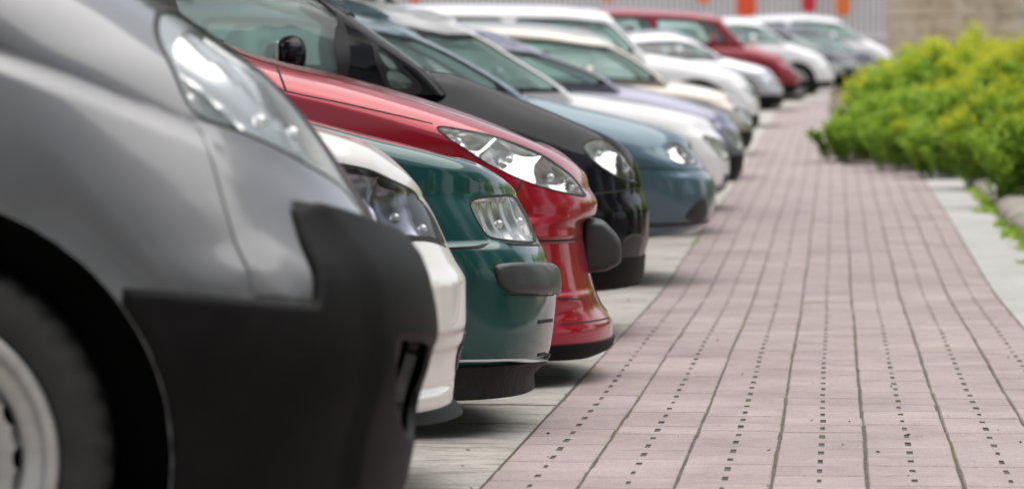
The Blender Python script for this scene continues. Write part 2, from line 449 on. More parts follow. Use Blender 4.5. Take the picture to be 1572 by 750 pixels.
# ------------------------------------------------------------------ wheels, mirrors, seats (shared meshes)
def lathe(profile, seg=48, axis='y'):
    """profile: (radius, offset along axle) -> verts, faces"""
    V = []; F = []; n = len(profile)
    for i in range(seg):
        a = 2*math.pi*i/seg
        for r, o in profile: V.append((r*math.cos(a), o, r*math.sin(a)))
    for i in range(seg):
        j = (i+1) % seg
        for k in range(n-1): F.append((i*n+k, i*n+k+1, j*n+k+1, j*n+k))
    return V, F
_wcache = {}
def wheel(parent, loc, Rw, rim_r, width, side, style='plain', steer=0):
    """side -1: the outer face looks to -y"""
    key = (Rw, rim_r, width, style)
    if key not in _wcache:
        h = width/2
        prof = [(rim_r-.01, h*.55), (rim_r+.002, h*.80), (rim_r+.02, h*.95), (Rw*.86, h*1.0), (Rw*.945, h*.93), (Rw*.985, h*.78)]
        tread = [(Rw*.998, h*.6), (Rw*.998, h*.42), (Rw*.97, h*.41), (Rw*.97, h*.36), (Rw, h*.35), (Rw, -h*.35), (Rw*.97, -h*.36), (Rw*.97, -h*.41), (Rw*.998, -h*.42), (Rw*.998, -h*.6)]
        full = prof+tread+[(r, -o) for r, o in prof[::-1]]
        V, F = lathe(full, 120)
        n = len(full); V = np.array(V)
        for i in range(120):                     # shoulder lugs
            if i % 3 == 0:
                for k in (4, 5, 6, n-5, n-6, n-7):
                    v = V[i*n+k]; v[0] *= .978; v[2] *= .978
        ty = bpy.data.meshes.new('tyre'); ty.from_pydata([tuple(v) for v in V], [], F); ty.materials.append(M_RUBBER)
        ty.polygons.foreach_set('use_smooth', [True]*len(ty.polygons)); ty.update()
        b = rim_r
        rp = [(b+.004, h*.84), (b+.006, h*.90), (b-.004, h*.93), (b-.016, h*.88), (b-.022, h*.74), (b-.034, h*.66), (b-.05, h*.62), (b-.058, h*.50), (b-.062, h*.36), (b-.062, -h*.8), (b, -h*.9)]
        RV, RF = lathe(rp, 72)
        rm = bpy.data.meshes.new('rim'); rm.from_pydata(RV, [], RF); rm.materials.append(M_STEEL)
        rm.polygons.foreach_set('use_smooth', [True]*len(rm.polygons)); rm.update()
        # disc with a ring of oval holes, made by triangulating the flat ring
        r1, r0 = b-.060, .06; nh = 16 if style == 'van' else 10
        rc = b*.745 if style == 'van' else b*.7
        outer = [(r1*math.cos(t), r1*math.sin(t)) for t in np.linspace(0, 2*math.pi, 72, endpoint=False)]
        inner = [(r0*math.cos(t), r0*math.sin(t)) for t in np.linspace(0, 2*math.pi, 32, endpoint=False)]
        hls = []
        for k in range(nh):
            a = 2*math.pi*(k+.0)/nh; hx, hy = rc*math.cos(a), rc*math.sin(a); hl = []
            for t in np.linspace(0, 2*math.pi, 14, endpoint=False):
                lx, ly = .010*math.cos(t), .019*math.sin(t)
                hl.append((hx+lx*math.cos(a)-ly*math.sin(a), hy+lx*math.sin(a)+ly*math.cos(a)))
            hls.append(hl)
        pts = [(r*math.cos(t), r*math.sin(t)) for r in np.linspace(r0+.02, r1-.012, 7) for t in np.linspace(0, 2*math.pi, 48, endpoint=False)]
        A = np.array(pts); kk = np.ones(len(A), bool)
        for hl in hls: kk &= ~inside(hl, A[:, 0], A[:, 1]) & (pdist(hl, A[:, 0], A[:, 1]) > .006)
        def keep(X, Y):
            q_ = inside(outer, X, Y) & ~inside(inner, X, Y)
            for hl in hls: q_ &= ~inside(hl, X, Y)
            return q_
        dv, df = cdt([tuple(a) for a in A[kk]], [outer, inner]+hls, keep)
        rr = np.hypot(dv[:, 0], dv[:, 1])
        dep = pchip([(r0, h*.60), (b*.42, h*.62), (b*.5, h*.44), (b*.62, h*.40), (rc, h*.46), (r1, h*.30)])
        D3 = np.stack([dv[:, 0], dep(rr), dv[:, 1]], -1)
        ND = np.tile(np.array([0, 1., 0]), (len(D3), 1)); df = orient(D3, df, ND)
        P_, F_, N_ = rimmed(D3, df, ND, .012)
        dm = bpy.data.meshes.new('wheel_disc'); dm.from_pydata([tuple(v) for v in P_], [], [tuple(int(i) for i in f) for f in F_]); dm.materials.append(M_STEEL); dm.update()
        dm.polygons.foreach_set('use_smooth', [True]*len(dm.polygons)); dm.set_sharp_from_angle(angle=R(35))
        hp = [(.001, h*.72), (.05, h*.71), (b*.55, h*.64), (b*.60, h*.60), (b*.61, h*.45)]
        HV, HF = lathe(hp, 48); hm = bpy.data.meshes.new('hub_cap'); hm.from_pydata(HV, [], HF); hm.materials.append(M_HUB)
        hm.polygons.foreach_set('use_smooth', [True]*len(hm.polygons)); hm.update()
        bp_ = [(.001, -h*.2), (b-.06, -h*.2)]
        BV, BF = lathe(bp_, 32); bm_ = bpy.data.meshes.new('brake_drum'); bm_.from_pydata(BV, [], BF); bm_.materials.append(M_UNDER); bm_.update()
        _wcache[key] = (ty, rm, dm, hm, bm_)
    ty, rm, dm, hm, bm_ = _wcache[key]
    t = link('wheel', ty, parent, loc)
    t.rotation_euler = (0, 0, (math.pi if side < 0 else 0)+steer)
    for nme, me in (('rim', rm), ('wheel_disc', dm), ('hub_cap', hm), ('brake_drum', bm_)): link(nme, me, t)
    return t
def ellipsoid(name, m, parent, loc, size, seg=20, rings=12, p=2.4):
    V = []; F = []
    for i in range(rings+1):
        th = math.pi*i/rings-math.pi/2
        for j in range(seg):
            a = 2*math.pi*j/seg
            f = lambda c: math.copysign(abs(c)**(2/p), c)
            V.append((size[0]*f(math.cos(th))*f(math.cos(a)), size[1]*f(math.cos(th))*f(math.sin(a)), size[2]*f(math.sin(th))))
    for i in range(rings):
        for j in range(seg): F.append((i*seg+j, i*seg+(j+1) % seg, (i+1)*seg+(j+1) % seg, (i+1)*seg+j))
    return mk(name, V, F, m, parent, loc=loc)
def box(name, m, parent, c, s, bev=.0, loc=None):
    bm = bmesh.new(); bmesh.ops.create_cube(bm, size=1)
    for v in bm.verts: v.co = Vector((v.co.x*s[0]+c[0], v.co.y*s[1]+c[1], v.co.z*s[2]+c[2]))
    if bev: bmesh.ops.bevel(bm, geom=list(bm.edges), offset=bev, segments=3, affect='EDGES', profile=.5)
    me = bpy.data.meshes.new(name); bm.to_mesh(me); bm.free(); me.materials.append(m)
    me.polygons.foreach_set('use_smooth', [True]*len(me.polygons)); me.set_sharp_from_angle(angle=R(40))
    return link(name, me, parent, loc)
_seat = []
def seats(parent, xs, z0, w):
    if not _seat:
        a = box('seat', M_INT, None, (0, 0, .0), (.5, .48, .18), .06)
        b = box('backrest', M_INT, a, (0, 0, 0), (.16, .46, .62), .06); b.location = (-.27, 0, .34); b.rotation_euler = (0, R(-14), 0)
        c = box('headrest', M_INT, a, (0, 0, 0), (.1, .26, .18), .04); c.location = (-.36, 0, .76)
        _seat.append(a)
        first = True
    else: first = False
    for k, x in enumerate(xs):
        for sg in (-1, 1):
            o = _seat[0] if first else copy_tree(_seat[0]); first = False
            o.parent = parent; o.location = (x, sg*w, z0)

# ------------------------------------------------------------------ cars
class Car:
    def __init__(c, name, label, yc, W, nose, hood, wind, roof, body, length=4.0, D=.5, n=2.4, crown=.015, rz=.17, rw=.20, zbot=.2,
                 axle=-.75, base=2.45, Rw=.30, rimr=.19, arch=.35, widths=None, extra=None, screenD=.42, xshift=0., rot=R(10), group='cars parked side by side along the pavement',
                 cat='car', roof_rear=None, tumble=.16, nosepatch=0., spine=.2, belt_drop=0., axle_z=None, screen_n=2.3, wheel_style='plain', glassm=None, near_step=.035, win_split=(.95, 1.9), pillar=-.03, screen_w=.82, win=None, mirror=True, nose_off=None, q_rows=22, corner=None):
        c.yc, c.g = yc, float(T(yc))
        pts = [pix(px, py, yc) for px, py in nose]
        c.x0 = max(p[0] for p in pts); c.rot = rot
        c.root = empty(name, (c.x0, yc, c.g), rot); tag(c.root, label, cat, group)
        loc = lambda L: [c.ray(a, b, 0.)[:2] for a, b in L]
        c.loc = loc
        # the outline seen is where the sight line grazes the rounded nose, on either side of its middle
        ww = np.linspace(-W*.98, W*.98, 121); back = D*(1-(1-(np.abs(ww)/W)**n)**(1/n)); tipz = []
        for px, py in nose:
            x_, z_, r_ = c.ray(px, py, 0.); k_ = int(np.argmin(back+r_*ww))
            tipz.append((c.ray(px, py, ww[k_])[1], x_+(back+r_*ww)[k_]))
        dx_ = max(x for z, x in tipz); c.x0 += dx_*math.cos(rot); c.yc += dx_*math.sin(rot)
        c.root.location.x = c.x0; c.root.location.y = c.yc
        tipz = sorted([(z, x-dx_) for z, x in tipz])
        c.tipz = tipz
        if nosepatch: tipz = [(z, x-nosepatch*float(sstep(.70, .62, z))) for z, x in tipz]
        hd = loc(hood); hd = [p for p in hd if p[0] < tipz[-1][1]-.02 and p[1] > tipz[-1][0]]
        ws = loc(wind) if wind else None
        rf = loc(roof) if roof else []
        c.ws, c.rf = ws, rf
        zt = tipz[-1][0]; L = length
        cr = lambda x: crown*float(sstep(tipz[-1][1]+.02, tipz[-1][1]-.45, x))
        sh = [(x, z-cr(x)) for x, z in hd]
        sh.append((tipz[-1][1], zt))
        xb, zb_ = hd[-1]
        sh += [(xb-.5, zb_-crown+.03-belt_drop), (xb-1.6, zb_-crown+.06-belt_drop), (-L, zb_-crown+.05-belt_drop)]
        crw = [(x, cr(x)) for x in np.linspace(-1.2, tipz[-1][1], 14)]+[(-L, crown)]
        Wp = widths or [(.1, W-.06), (.3, W-.015), (.5, W), (.68, W-.004), (.85, W-.02), (1.0, W-.05), (1.3, W-.06)]
        tail = [(.1, -L+.08), (.45, -L), (.75, -L+.01), (zb_, -L+.08)]
        zbp = [(0, zbot), (-.5, zbot), (-.9, zbot+.02), (-L+.6, zbot+.02), (-L, zbot+.08)]
        c.b = Shell(tipz, tail, Wp, D, .35, sh, zbp, rz, rw, crw, n, extra, spine, corner=corner)
        c.W, c.L, c.body, c.crown = W, L, body, crown
        c.axle, c.base, c.Rw, c.arch = axle, base, Rw, arch
        c.axle_z = axle_z if axle_z else Rw
        c.holes = []
        c.wb = hd[-1]
        c.screenD, c.tumble, c.roof_rear, c.screen_n = screenD, tumble, roof_rear, screen_n
        c.rimr, c.wheel_style, c.near_step = rimr, wheel_style, near_step
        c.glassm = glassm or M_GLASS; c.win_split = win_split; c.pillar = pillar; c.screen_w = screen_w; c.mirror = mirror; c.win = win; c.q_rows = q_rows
    def ray(c, px, py, w):
        """where the sight line through a photo pixel meets the plane at w beside the car's middle: x, z, slope"""
        d = _F*FPX+_R*(px-CXP)+_U*(CYP-py); cs, sn = math.cos(c.rot), math.sin(c.rot)
        dx, dw = d[0]*cs+d[1]*sn, -d[0]*sn+d[1]*cs
        ox, ow = -c.x0*cs-c.yc*sn, c.x0*sn-c.yc*cs
        t = (w-ow)/dw
        return ox+dx*t, CAMH+d[2]*t-c.g, dx/dw
    def sq(c, px, py, sh=None):
        """photo pixel -> (S,q) on the near side of the body, by meeting the ray with the skin"""
        sh = sh or c.b; w = -c.W
        for _ in range(30):
            x, z, _r = c.ray(px, py, w)
            s, q = sh.inv(min(x, float(sh.tip(z))-1e-4), z)
            p = sh.P(np.array(s), np.array(q)); w = .6*w+.4*float(p[1])
        return s, q
    def poly(c, pts, smin=None):
        out = [c.sq(*p) for p in pts]
        if smin is not None: out = [(max(s, smin), q) for s, q in out]
        return out
    def phi(c, deg): return deg/90*c.b.Lf
    def arches(c):
        for ax in (c.axle, c.axle-c.base):
            for near in (True, False):
                h = []
                for a in np.linspace(R(-35), R(215), 40):
                    x, z = ax+c.arch*math.cos(a), c.axle_z+c.arch*math.sin(a)
                    h.append(c.b.inv(x, z, near))
                c.holes.append(h)
    def mirror_poly(c, p): return [(-s, q) for s, q in p]
    def finish(c, hood_to=None):
        sh = c.b; r = c.root
        c.arches()
        body = shell_mesh('body', sh, c.body, r, c.holes, ds_near=c.near_step, q_rows=c.q_rows, top_rows=max(8, int(sh.rz/.02)))
        wbx = c.wb[0]
        cap_mesh('hood', sh, c.body, r, sh.tr+.01, wbx-.12 if hood_to is None else hood_to)
        rear = c.roof_rear or (-c.L+.25)
        if rear > -c.L+.3: cap_mesh('boot_lid', sh, c.body, r, rear+.05, -c.L-.1)
        floor_pan(sh, r)
        for ax in (c.axle, c.axle-c.base):
            for sg in (-1, 1):
                wheel(r, (ax, sg*(c.W-.12), c.axle_z), c.Rw, c.rimr, .2 if c.Rw < .33 else .215, sg, c.wheel_style)
                # wheel-arch liner
                V = []; F = []; seg = 20
                for i in range(seg+1):
                    a = R(-30)+R(240)*i/seg
                    for w in (c.W-.012, c.W-.33): V.append((ax+(c.arch+.015)*math.cos(a), sg*w, c.axle_z+(c.arch+.015)*math.sin(a)))
                    V.append((ax, sg*(c.W-.33), c.axle_z))
                for i in range(seg):
                    F += [(3*i, 3*i+1, 3*i+4, 3*i+3), (3*i+1, 3*i+2, 3*i+4)]
                mk('wheel_arch_liner', V, F, M_UNDER, r)
        if c.ws: c.cabin()
        return c
    def cabin(c):
        r = c.root; sh = c.b
        ws = sorted([(z, x) for x, z in c.ws]); rf = c.rf
        xrf, zrf = rf[0]
        roofpts = [(x, z-.05) for x, z in rf]
        rear = c.roof_rear or (-c.L+.25)
        zb0 = c.wb[1]-c.crown-.03
        tip = [(zb0-.08, ws[0][1]+.10)]+ws
        ztop = rf[-1][1]
        roofpts += [(rear+.5, ztop-.06), (rear, ztop-.12)]
        W = c.W
        Wp = [(zb0-.1, W-.06), (zb0+.05, W-.065), ((zb0+zrf)/2, W-.06-c.tumble*.42), (zrf, W-.06-c.tumble), (zrf+.3, W-.08-c.tumble)]
        tail = [(zb0-.1, rear-.12), (zrf, rear+.22)]
        G = Shell(tip, tail, Wp, c.screenD, .25, roofpts, [(0, zb0-.06), (-c.L, zb0-.06)], .09, .17, [(0, .05), (-c.L, .05)], c.screen_n, spine=.3)
        c.G = G
        # openings
        def colq(s, a): # height fraction between sill and roof shoulder
            qb = float(G.qb(np.array(s)))
            return qb+.10+(-.005-qb-.10)*a
        polys = []
        wsn = [(s, colq(s, 0)) for s in np.linspace(-G.Lf*c.screen_w, G.Lf*c.screen_w, 9)]+[(s, colq(s, 1.0)) for s in np.linspace(G.Lf*(c.screen_w), -G.Lf*(c.screen_w), 9)]
        polys.append(('windscreen', wsn))
        s0 = G.Lf*1.0+c.pillar; s3 = G.Lf+G.Ls-.05
        cuts = [s0]+[G.Lf+k for k in c.win_split if G.Lf+k < s3-.2]+[s3]
        for sg in (1, -1):
            for wp in c.win or ():
                polys.append(('side_window', [(sg*a, q) for a, q in (c.sq(px, py, G) for px, py in wp)]))
            for a, b in zip(cuts[:-1], cuts[1:]) if not c.win else ():
                aa = a+(.04 if a != s0 else 0); bb = b-(.04 if b != s3 else 0)
                p = [(s, colq(s, .02)) for s in np.linspace(aa, bb, 6)]+[(s, colq(s, .97)) for s in np.linspace(bb, aa, 6)]
                polys.append(('side_window', [(sg*s, q) for s, q in p]))
        polys.append(('rear_window', [(s, colq(s, .1)) for s in np.linspace(G.S-G.Lr*.75, G.S-.01, 5)]+[(s, colq(s, .95)) for s in np.linspace(G.S-.01, G.S-G.Lr*.75, 5)]))
        holes = [smooth_poly(p, 2) for _, p in polys]
        shell_mesh('cabin_frame', G, c.body, r, holes, rim=.03, ds_near=.06, q_rows=10, top_rows=6)
        cap_mesh('roof', G, c.body, r, G.tr+.1, G.tl-.1, rows=8, ds=.1)
        for nm, p in polys:
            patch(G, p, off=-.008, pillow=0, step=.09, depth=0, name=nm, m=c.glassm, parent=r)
            if nm != 'rear_window':
                # rubber surround
                pp = resample(smooth_poly(p, 2), .03); L = np.array(pp+[pp[0]])
                rows = []
                for k, oo in ((0, .003), (1, .003)):
                    ctr = L.mean(0); d = ctr-L; d /= np.linalg.norm(d, axis=1, keepdims=True)
                    A = L+d*(.028*k-.004); rows.append(G.P(A[:, 0], A[:, 1])+G.N(A[:, 0], A[:, 1])*oo)
                n = len(L)
                mk('window_seal', np.concatenate(rows), [(i, i+1, n+i+1, n+i) for i in range(n-1)], M_DARK, r, smooth=False)
        zb = zb0
        box('dashboard', M_INT, r, (c.ws[0][0]-.55, 0, zb-.07), (.55, 2*W-.3, .2), .05)
        seats(r, (c.ws[0][0]-1.35, c.ws[0][0]-2.25), .42, .36)
        if c.mirror:
            for sg in (-1, 1):
                mo = ellipsoid('door_mirror', c.body, r, (G.tr*0+float(G.xref(np.array(G.Lf)))-.05, sg*(W+.06), zb+.10), (.06, .115, .075))
                box('mirror_glass', M_CHROME, mo, (-.058, 0, 0), (.01, .17, .10), .003)
    def lamp(c, poly, depth=.06, facet=.02, scale=18., both=True, lens_off=.001, seed=1, tint=None, bowls=(), back=None, bezel=.012, name='headlight', seamw=.006, cells=(1, 1), skew=.35, ribs=0.):
        """hole + housing + facetted reflector + clear lens, near side and mirrored"""
        sp = smooth_poly(poly, 2)
        for sg in ((1, -1) if both else (1,)):
            pl = [(sg*s, q) for s, q in sp]
            c.holes.append(pl)
            A0 = np.array(poly); A0[:, 0] = np.abs(A0[:, 0]); ctr0 = A0.mean(0)
            _, _, vt = np.linalg.svd(A0-ctr0); ax1, ax2 = vt[0], vt[1]
            ta = (A0-ctr0)@ax1; tb = (A0-ctr0)@ax2; lo, hi = ta.min(), ta.max(); rb = (tb.max()-tb.min())/2; cb = (tb.max()+tb.min())/2
            edges = np.cumsum([0]+list(cells))/sum(cells)*(hi-lo)+lo
            def off(S_, q):
                V2 = np.stack([np.abs(S_), q], -1)-ctr0; a = V2@ax1+(V2@ax2)*skew; b_ = V2@ax2
                i = np.clip(np.searchsorted(edges, a)-1, 0, len(cells)-1)
                ca = (edges[i]+edges[i+1])/2; ra = (edges[i+1]-edges[i])/2
                u, v = (a-ca)/ra, (b_-cb)/rb
                return facet*2.1*np.clip(u*u*.75+v*v*.5, 0, 1.0)-facet+(.006*(i % 2))+.0022*np.sin(u*ribs)
            rf = patch(c.b, pl, off=-depth, pillow=0, step=.013, depth=0, offfn=off, smooth=0, flat=False, name=name, m=back or M_CHROME, parent=c.root)
            # housing wall
            L = np.array(resample(pl, .015)); L = np.vstack([L, L[:1]])
            A = c.b.P(L[:, 0], L[:, 1]); N = c.b.N(L[:, 0], L[:, 1]); n = len(L)
            ctr = L.mean(0); dd = ctr-L; dd /= np.linalg.norm(dd, axis=1, keepdims=True)
            Bz = L+dd*bezel; B = c.b.P(Bz[:, 0], Bz[:, 1])
            mk('lamp_housing', np.concatenate([A-N*.004, B-N*.012, A-N*(depth+facet)]), [(i, i+1, n+i+1, n+i) for i in range(n-1)]+[(n+i, n+i+1, 2*n+i+1, 2*n+i) for i in range(n-1)], M_CHROME if back is None else M_DARK, rf, smooth=False)
            patch(c.b, pl, off=lens_off, pillow=.006, step=.03, depth=.004, smooth=0, name='lamp_lens', m=tint or M_LENS, parent=rf)
            for k_ in range(len(cells)):       # bulb capsule in the middle of each bowl
                am = (edges[k_]+edges[k_+1])/2; p2 = ctr0+ax1*am+ax2*cb
                P0 = c.b.P(np.array(sg*p2[0]), np.array(p2[1])); N0 = c.b.N(np.array(sg*p2[0]), np.array(p2[1]))
                ellipsoid('bulb', M_BULB, rf, P0-N0*(depth*.75), (min(.013, rb*.2),)*3, 10, 8, 2.0)
            if seamw: ribbon(c.b, pl+[pl[0]], seamw, .0012, M_SEAM, rf, 'lamp_seal')

# ================================================================== ground
def tmat(name, build):
    m = bpy.data.materials.new(name); m.use_nodes = True; n = m.node_tree
    build(n, n.nodes['Principled BSDF'], n.nodes.new('ShaderNodeNewGeometry')); MATS[name] = m
    return m
def noise(n, vec, scale, detail=6, rough=.6, dist=0., mapping=None):
    t = n.nodes.new('ShaderNodeTexNoise'); t.inputs['Scale'].default_value = scale; t.inputs['Detail'].default_value = detail
    t.inputs['Roughness'].default_value = rough; t.inputs['Distortion'].default_value = dist
    if mapping:
        mp = n.nodes.new('ShaderNodeMapping'); mp.inputs['Scale'].default_value = mapping; n.links.new(vec, mp.inputs['Vector']); vec = mp.outputs[0]
    n.links.new(vec, t.inputs['Vector']); return t.outputs['Fac']
def ramp(n, fac, stops):
    r = n.nodes.new('ShaderNodeValToRGB'); e = r.color_ramp.elements
    while len(e) < len(stops): e.new(.5)
    for k, (p, c) in enumerate(stops): e[k].position = p; e[k].color = (*c, 1)
    n.links.new(fac, r.inputs['Fac']); return r.outputs[0]
def mixc(n, fac, a, b, mode='MIX'):
    x = n.nodes.new('ShaderNodeMix'); x.data_type = 'RGBA'; x.blend_type = mode
    if isinstance(fac, float): x.inputs[0].default_value = fac
    else: n.links.new(fac, x.inputs[0])
    for i, v in ((6, a), (7, b)):
        if isinstance(v, tuple): x.inputs[i].default_value = (*v, 1)
        else: n.links.new(v, x.inputs[i])
    return x.outputs[2]
def bumpn(n, b, h, st, dist):
    p = n.nodes.new('ShaderNodeBump'); p.inputs['Strength'].default_value = st; p.inputs['Distance'].default_value = dist
    n.links.new(h, p.inputs['Height']); n.links.new(p.outputs[0], b.inputs['Normal'])

def b_concrete(n, b, g):
    pos = g.outputs['Position']
    base = ramp(n, noise(n, pos, 2.2, 8, .7, .4), [(.3, (.34, .315, .28)), (.5, (.48, .45, .41)), (.72, (.57, .545, .505))])
    streak = ramp(n, noise(n, pos, 9, 8, .75, .3, (.5, 1.6, 1)), [(.36, (.50, .48, .45)), (.52, (1, 1, 1)), (.72, (1.18, 1.16, 1.12))])
    c = mixc(n, .85, base, streak, 'MULTIPLY')
    fine = ramp(n, noise(n, pos, 70, 4, .7), [(.33, (.72, .72, .72)), (.5, (1, 1, 1)), (.7, (1.1, 1.1, 1.1))])
    c = mixc(n, .7, c, fine, 'MULTIPLY')
    oil = ramp(n, noise(n, pos, .9, 6, .7, .6), [(.62, (1, 1, 1)), (.74, (.55, .53, .50))])
    c = mixc(n, .8, c, oil, 'MULTIPLY')
    n.links.new(c, b.inputs['Base Color']); b.inputs['Roughness'].default_value = .85
    bumpn(n, b, noise(n, pos, 38, 7, .75), .9, .012)
M_CONC = tmat('worn_concrete', b_concrete)
def b_strip(n, b, g):
    pos = g.outputs['Position']
    c = ramp(n, noise(n, pos, 1.6, 8, .7), [(.3, (.37, .36, .345)), (.55, (.45, .44, .42)), (.75, (.51, .50, .48))])
    c = mixc(n, .5, c, ramp(n, noise(n, pos, 30, 5, .7), [(.35, (.7, .7, .7)), (.6, (1, 1, 1))]), 'MULTIPLY')
    n.links.new(c, b.inputs['Base Color']); b.inputs['Roughness'].default_value = .85
    bumpn(n, b, noise(n, pos, 60, 5, .7), .4, .006)
M_STRIP = tmat('pale_concrete', b_strip)
def b_soil(n, b, g):
    pos = g.outputs['Position']
    c = ramp(n, noise(n, pos, 6, 8, .75), [(.3, (.09, .065, .045)), (.5, (.19, .15, .11)), (.7, (.27, .23, .18))])
    n.links.new(c, b.inputs['Base Color']); b.inputs['Roughness'].default_value = .95
    bumpn(n, b, noise(n, pos, 30, 6, .8), 1., .03)
M_SOIL = tmat('soil', b_soil)
def b_joint(n, b, g):
    pos = g.outputs['Position']
    c = ramp(n, noise(n, pos, 42, 6, .85), [(.34, (.05, .043, .037)), (.5, (.16, .14, .12)), (.66, (.32, .285, .25))])
    moss = ramp(n, noise(n, pos, 2.4, 5, .75, .4, (1, .45, 1)), [(.52, (0, 0, 0)), (.62, (1, 1, 1))])
    c = mixc(n, moss, c, (.19, .16, .07))
    n.links.new(c, b.inputs['Base Color']); b.inputs['Roughness'].default_value = .95
    bumpn(n, b, noise(n, pos, 200, 4, .8), 1., .01)
M_JOINT = tmat('joint_grit', b_joint)
def b_tile(n, b, g):
    pos = g.outputs['Position']
    oi = n.nodes.new('ShaderNodeObjectInfo'); at = n.nodes.new('ShaderNodeAttribute'); at.attribute_name = 'tone'
    c = ramp(n, noise(n, pos, 1.3, 7, .65, .3), [(.3, (.30, .238, .232)), (.5, (.365, .295, .286)), (.7, (.42, .345, .333))])
    sp = ramp(n, noise(n, pos, 160, 3, .6), [(.35, (.62, .60, .60)), (.5, (1, 1, 1)), (.68, (1.16, 1.14, 1.14))])
    c = mixc(n, .7, c, sp, 'MULTIPLY')
    sp2 = ramp(n, noise(n, pos, 48, 5, .75), [(.3, (.74, .72, .72)), (.5, (1, 1, 1)), (.72, (1.14, 1.13, 1.13))])
    c = mixc(n, .8, c, sp2, 'MULTIPLY')
    tone = ramp(n, at.outputs['Fac'], [(0, (.92, .91, .92)), (.5, (.98, .97, .97)), (1, (1.05, 1.05, 1.04))])
    c = mixc(n, .9, c, tone, 'MULTIPLY')
    dirt = ramp(n, noise(n, pos, 3.2, 9, .82, .6, (1, .7, 1)), [(.48, (1, 1, 1)), (.74, (.62, .59, .57))])
    c = mixc(n, .75, c, dirt, 'MULTIPLY')
    n.links.new(c, b.inputs['Base Color']); b.inputs['Roughness'].default_value = .72
    bumpn(n, b, noise(n, pos, 220, 4, .7), .35, .004)
M_TILE = tmat('pink_paver', b_tile)
def b_ground(n, b, g):
    pos = g.outputs['Position']
    c = ramp(n, noise(n, pos, .8, 7, .7), [(.3, (.22, .20, .18)), (.7, (.34, .32, .29))])
    n.links.new(c, b.inputs['Base Color']); b.inputs['Roughness'].default_value = .9
M_GROUND = tmat('far_ground', b_ground)

def bend(y):      # the path and the row swing to the right at the far end
    return float(1.3*sstep(57, 84, y)*2.0)
YS = np.concatenate([np.arange(-6, 30, .5), np.arange(30, 100, 1.0)])
def sheet(name, xl, xr, m, dz, nx=8, ys=YS, wav=0., kind='structure', parent=None, follow=True):
    V = []; F = []
    for y in ys:
        a = xl(y) if callable(xl) else xl; b = xr(y) if callable(xr) else xr
        for i in range(nx+1):
            x = a+(b-a)*i/nx
            V.append((x, y, float(T(y))+dz+(wav*rng.normal() if wav else 0)))
    k = nx+1
    for j in range(len(ys)-1):
        for i in range(nx): F.append((j*k+i, j*k+i+1, (j+1)*k+i+1, (j+1)*k+i))
    o = mk(name, V, F, m, parent)
    if kind: o['kind'] = kind
    return o
TW, TL = .2393, .2655
PX0 = -.874; PX1 = PX0+7*TW
wob = lambda y, k: .002*math.sin(y*1.1+k*.5)+.0006*math.sin(y*3.1+k*1.3)
# widest ground sheet, reaching the horizon
gv = []; gf = []
gy = [-120, -40, -6]+list(np.arange(0, 112, 4))+[200, 900]
for y in gy:
    for x in (-900, -60, -14, 0, 14, 60, 900): gv.append((x, y, float(T(y))-.05))
for j in range(len(gy)-1):
    for i in range(6): gf.append((j*7+i, j*7+i+1, j*7+i+8, j*7+i+7))
tag(mk('ground', gv, gf, M_GROUND), kind='structure')
sheet('parking_bay', -16, lambda y: PX0-.006+bend(y)-(0.0), M_CONC, -.004, nx=40)
pav = sheet('pavement', lambda y: PX0-.006+bend(y), lambda y: PX1+.006+bend(y), M_JOINT, -.0032, nx=2)
sheet('concrete_strip', lambda y: PX1+.006, lambda y: PX1+.36, M_STRIP, -.002, nx=4, ys=YS[YS < 46])
sheet('soil_bed', lambda y: PX1+.36 if y < 36 else PX1+.36-float(sstep(36, 40, y))*1.25, 16, M_SOIL, .01, nx=50, ys=YS[YS < 84], wav=.012)
# joints cut across the concrete bay margin
for k, yy in enumerate((12.35, 16.9, 22.1, 25.3, 29.0)):
    V = []
    w = .012
    for i in range(13):
        x = -2.6+(PX0-.004+2.6)*i/12
        dy = .012*math.sin(i*1.9+k); V += [(x, yy+dy-w, float(T(yy))-.0015), (x, yy+dy+w, float(T(yy))-.0015)]
    tag(mk('expansion_joint', V, [(2*i, 2*i+2, 2*i+3, 2*i+1) for i in range(12)], M_JOINT, bpy.data.objects['parking_bay'], smooth=False))

M_SLOT = mat('slot_dirt', (.085, .07, .065), .95, vary=.3, vscale=90)
# pavers, each with a slot in its middle
def tile_geo(w, l, sk=(1, 1)):
    h, z0 = .0, -.009; bv = .004
    sw, sl = .008*sk[0], .050*sk[1]
    V = []; F = []
    ring = lambda a, b, z: [(-a, -b, z), (a, -b, z), (a, b, z), (-a, b, z)]
    V += ring(w/2, l/2, z0) + ring(w/2, l/2, h-bv) + ring(w/2-bv, l/2-bv, h)
    for r in (0, 4):
        for i in range(4): F.append((r+i, r+(i+1) % 4, r+4+(i+1) % 4, r+4+i))
    V += ring(sw, sl, h) + ring(sw-.001, sl-.002, -.004)
    for i in range(4): F.append((8+i, 8+(i+1) % 4, 12+(i+1) % 4, 12+i))
    for i in range(4): F.append((12+i, 12+(i+1) % 4, 16+(i+1) % 4, 16+i))
    F.append((16, 17, 18, 19))
    return V, F
variants = []
for k in range(6):
    V, F = tile_geo(TW-.0068+rng.uniform(-.0015, .0015), TL-(.0018, .0045, .0025, .0060, .0020, .0035)[k], ((1, 1), (1.1, .9), (.85, 1.05), (1, .7), (.7, .8), (1.05, 1.1))[k])
    me = bpy.data.meshes.new('paver'); me.from_pydata(V, [], F); me.materials.append(M_TILE); me.materials.append(M_SLOT); me.update()
    me.polygons.foreach_set('material_index', [0]*12+[0]*0+[1]*(len(F)-12))
    at = me.attributes.new('tone', 'FLOAT', 'FACE'); at.data.foreach_set('value', [k/5]*len(F))
    variants.append((me, V, F, k/5))
far_v, far_f, far_t = [], [], []
coloff = rng.uniform(0, TL, 7)
cands = []
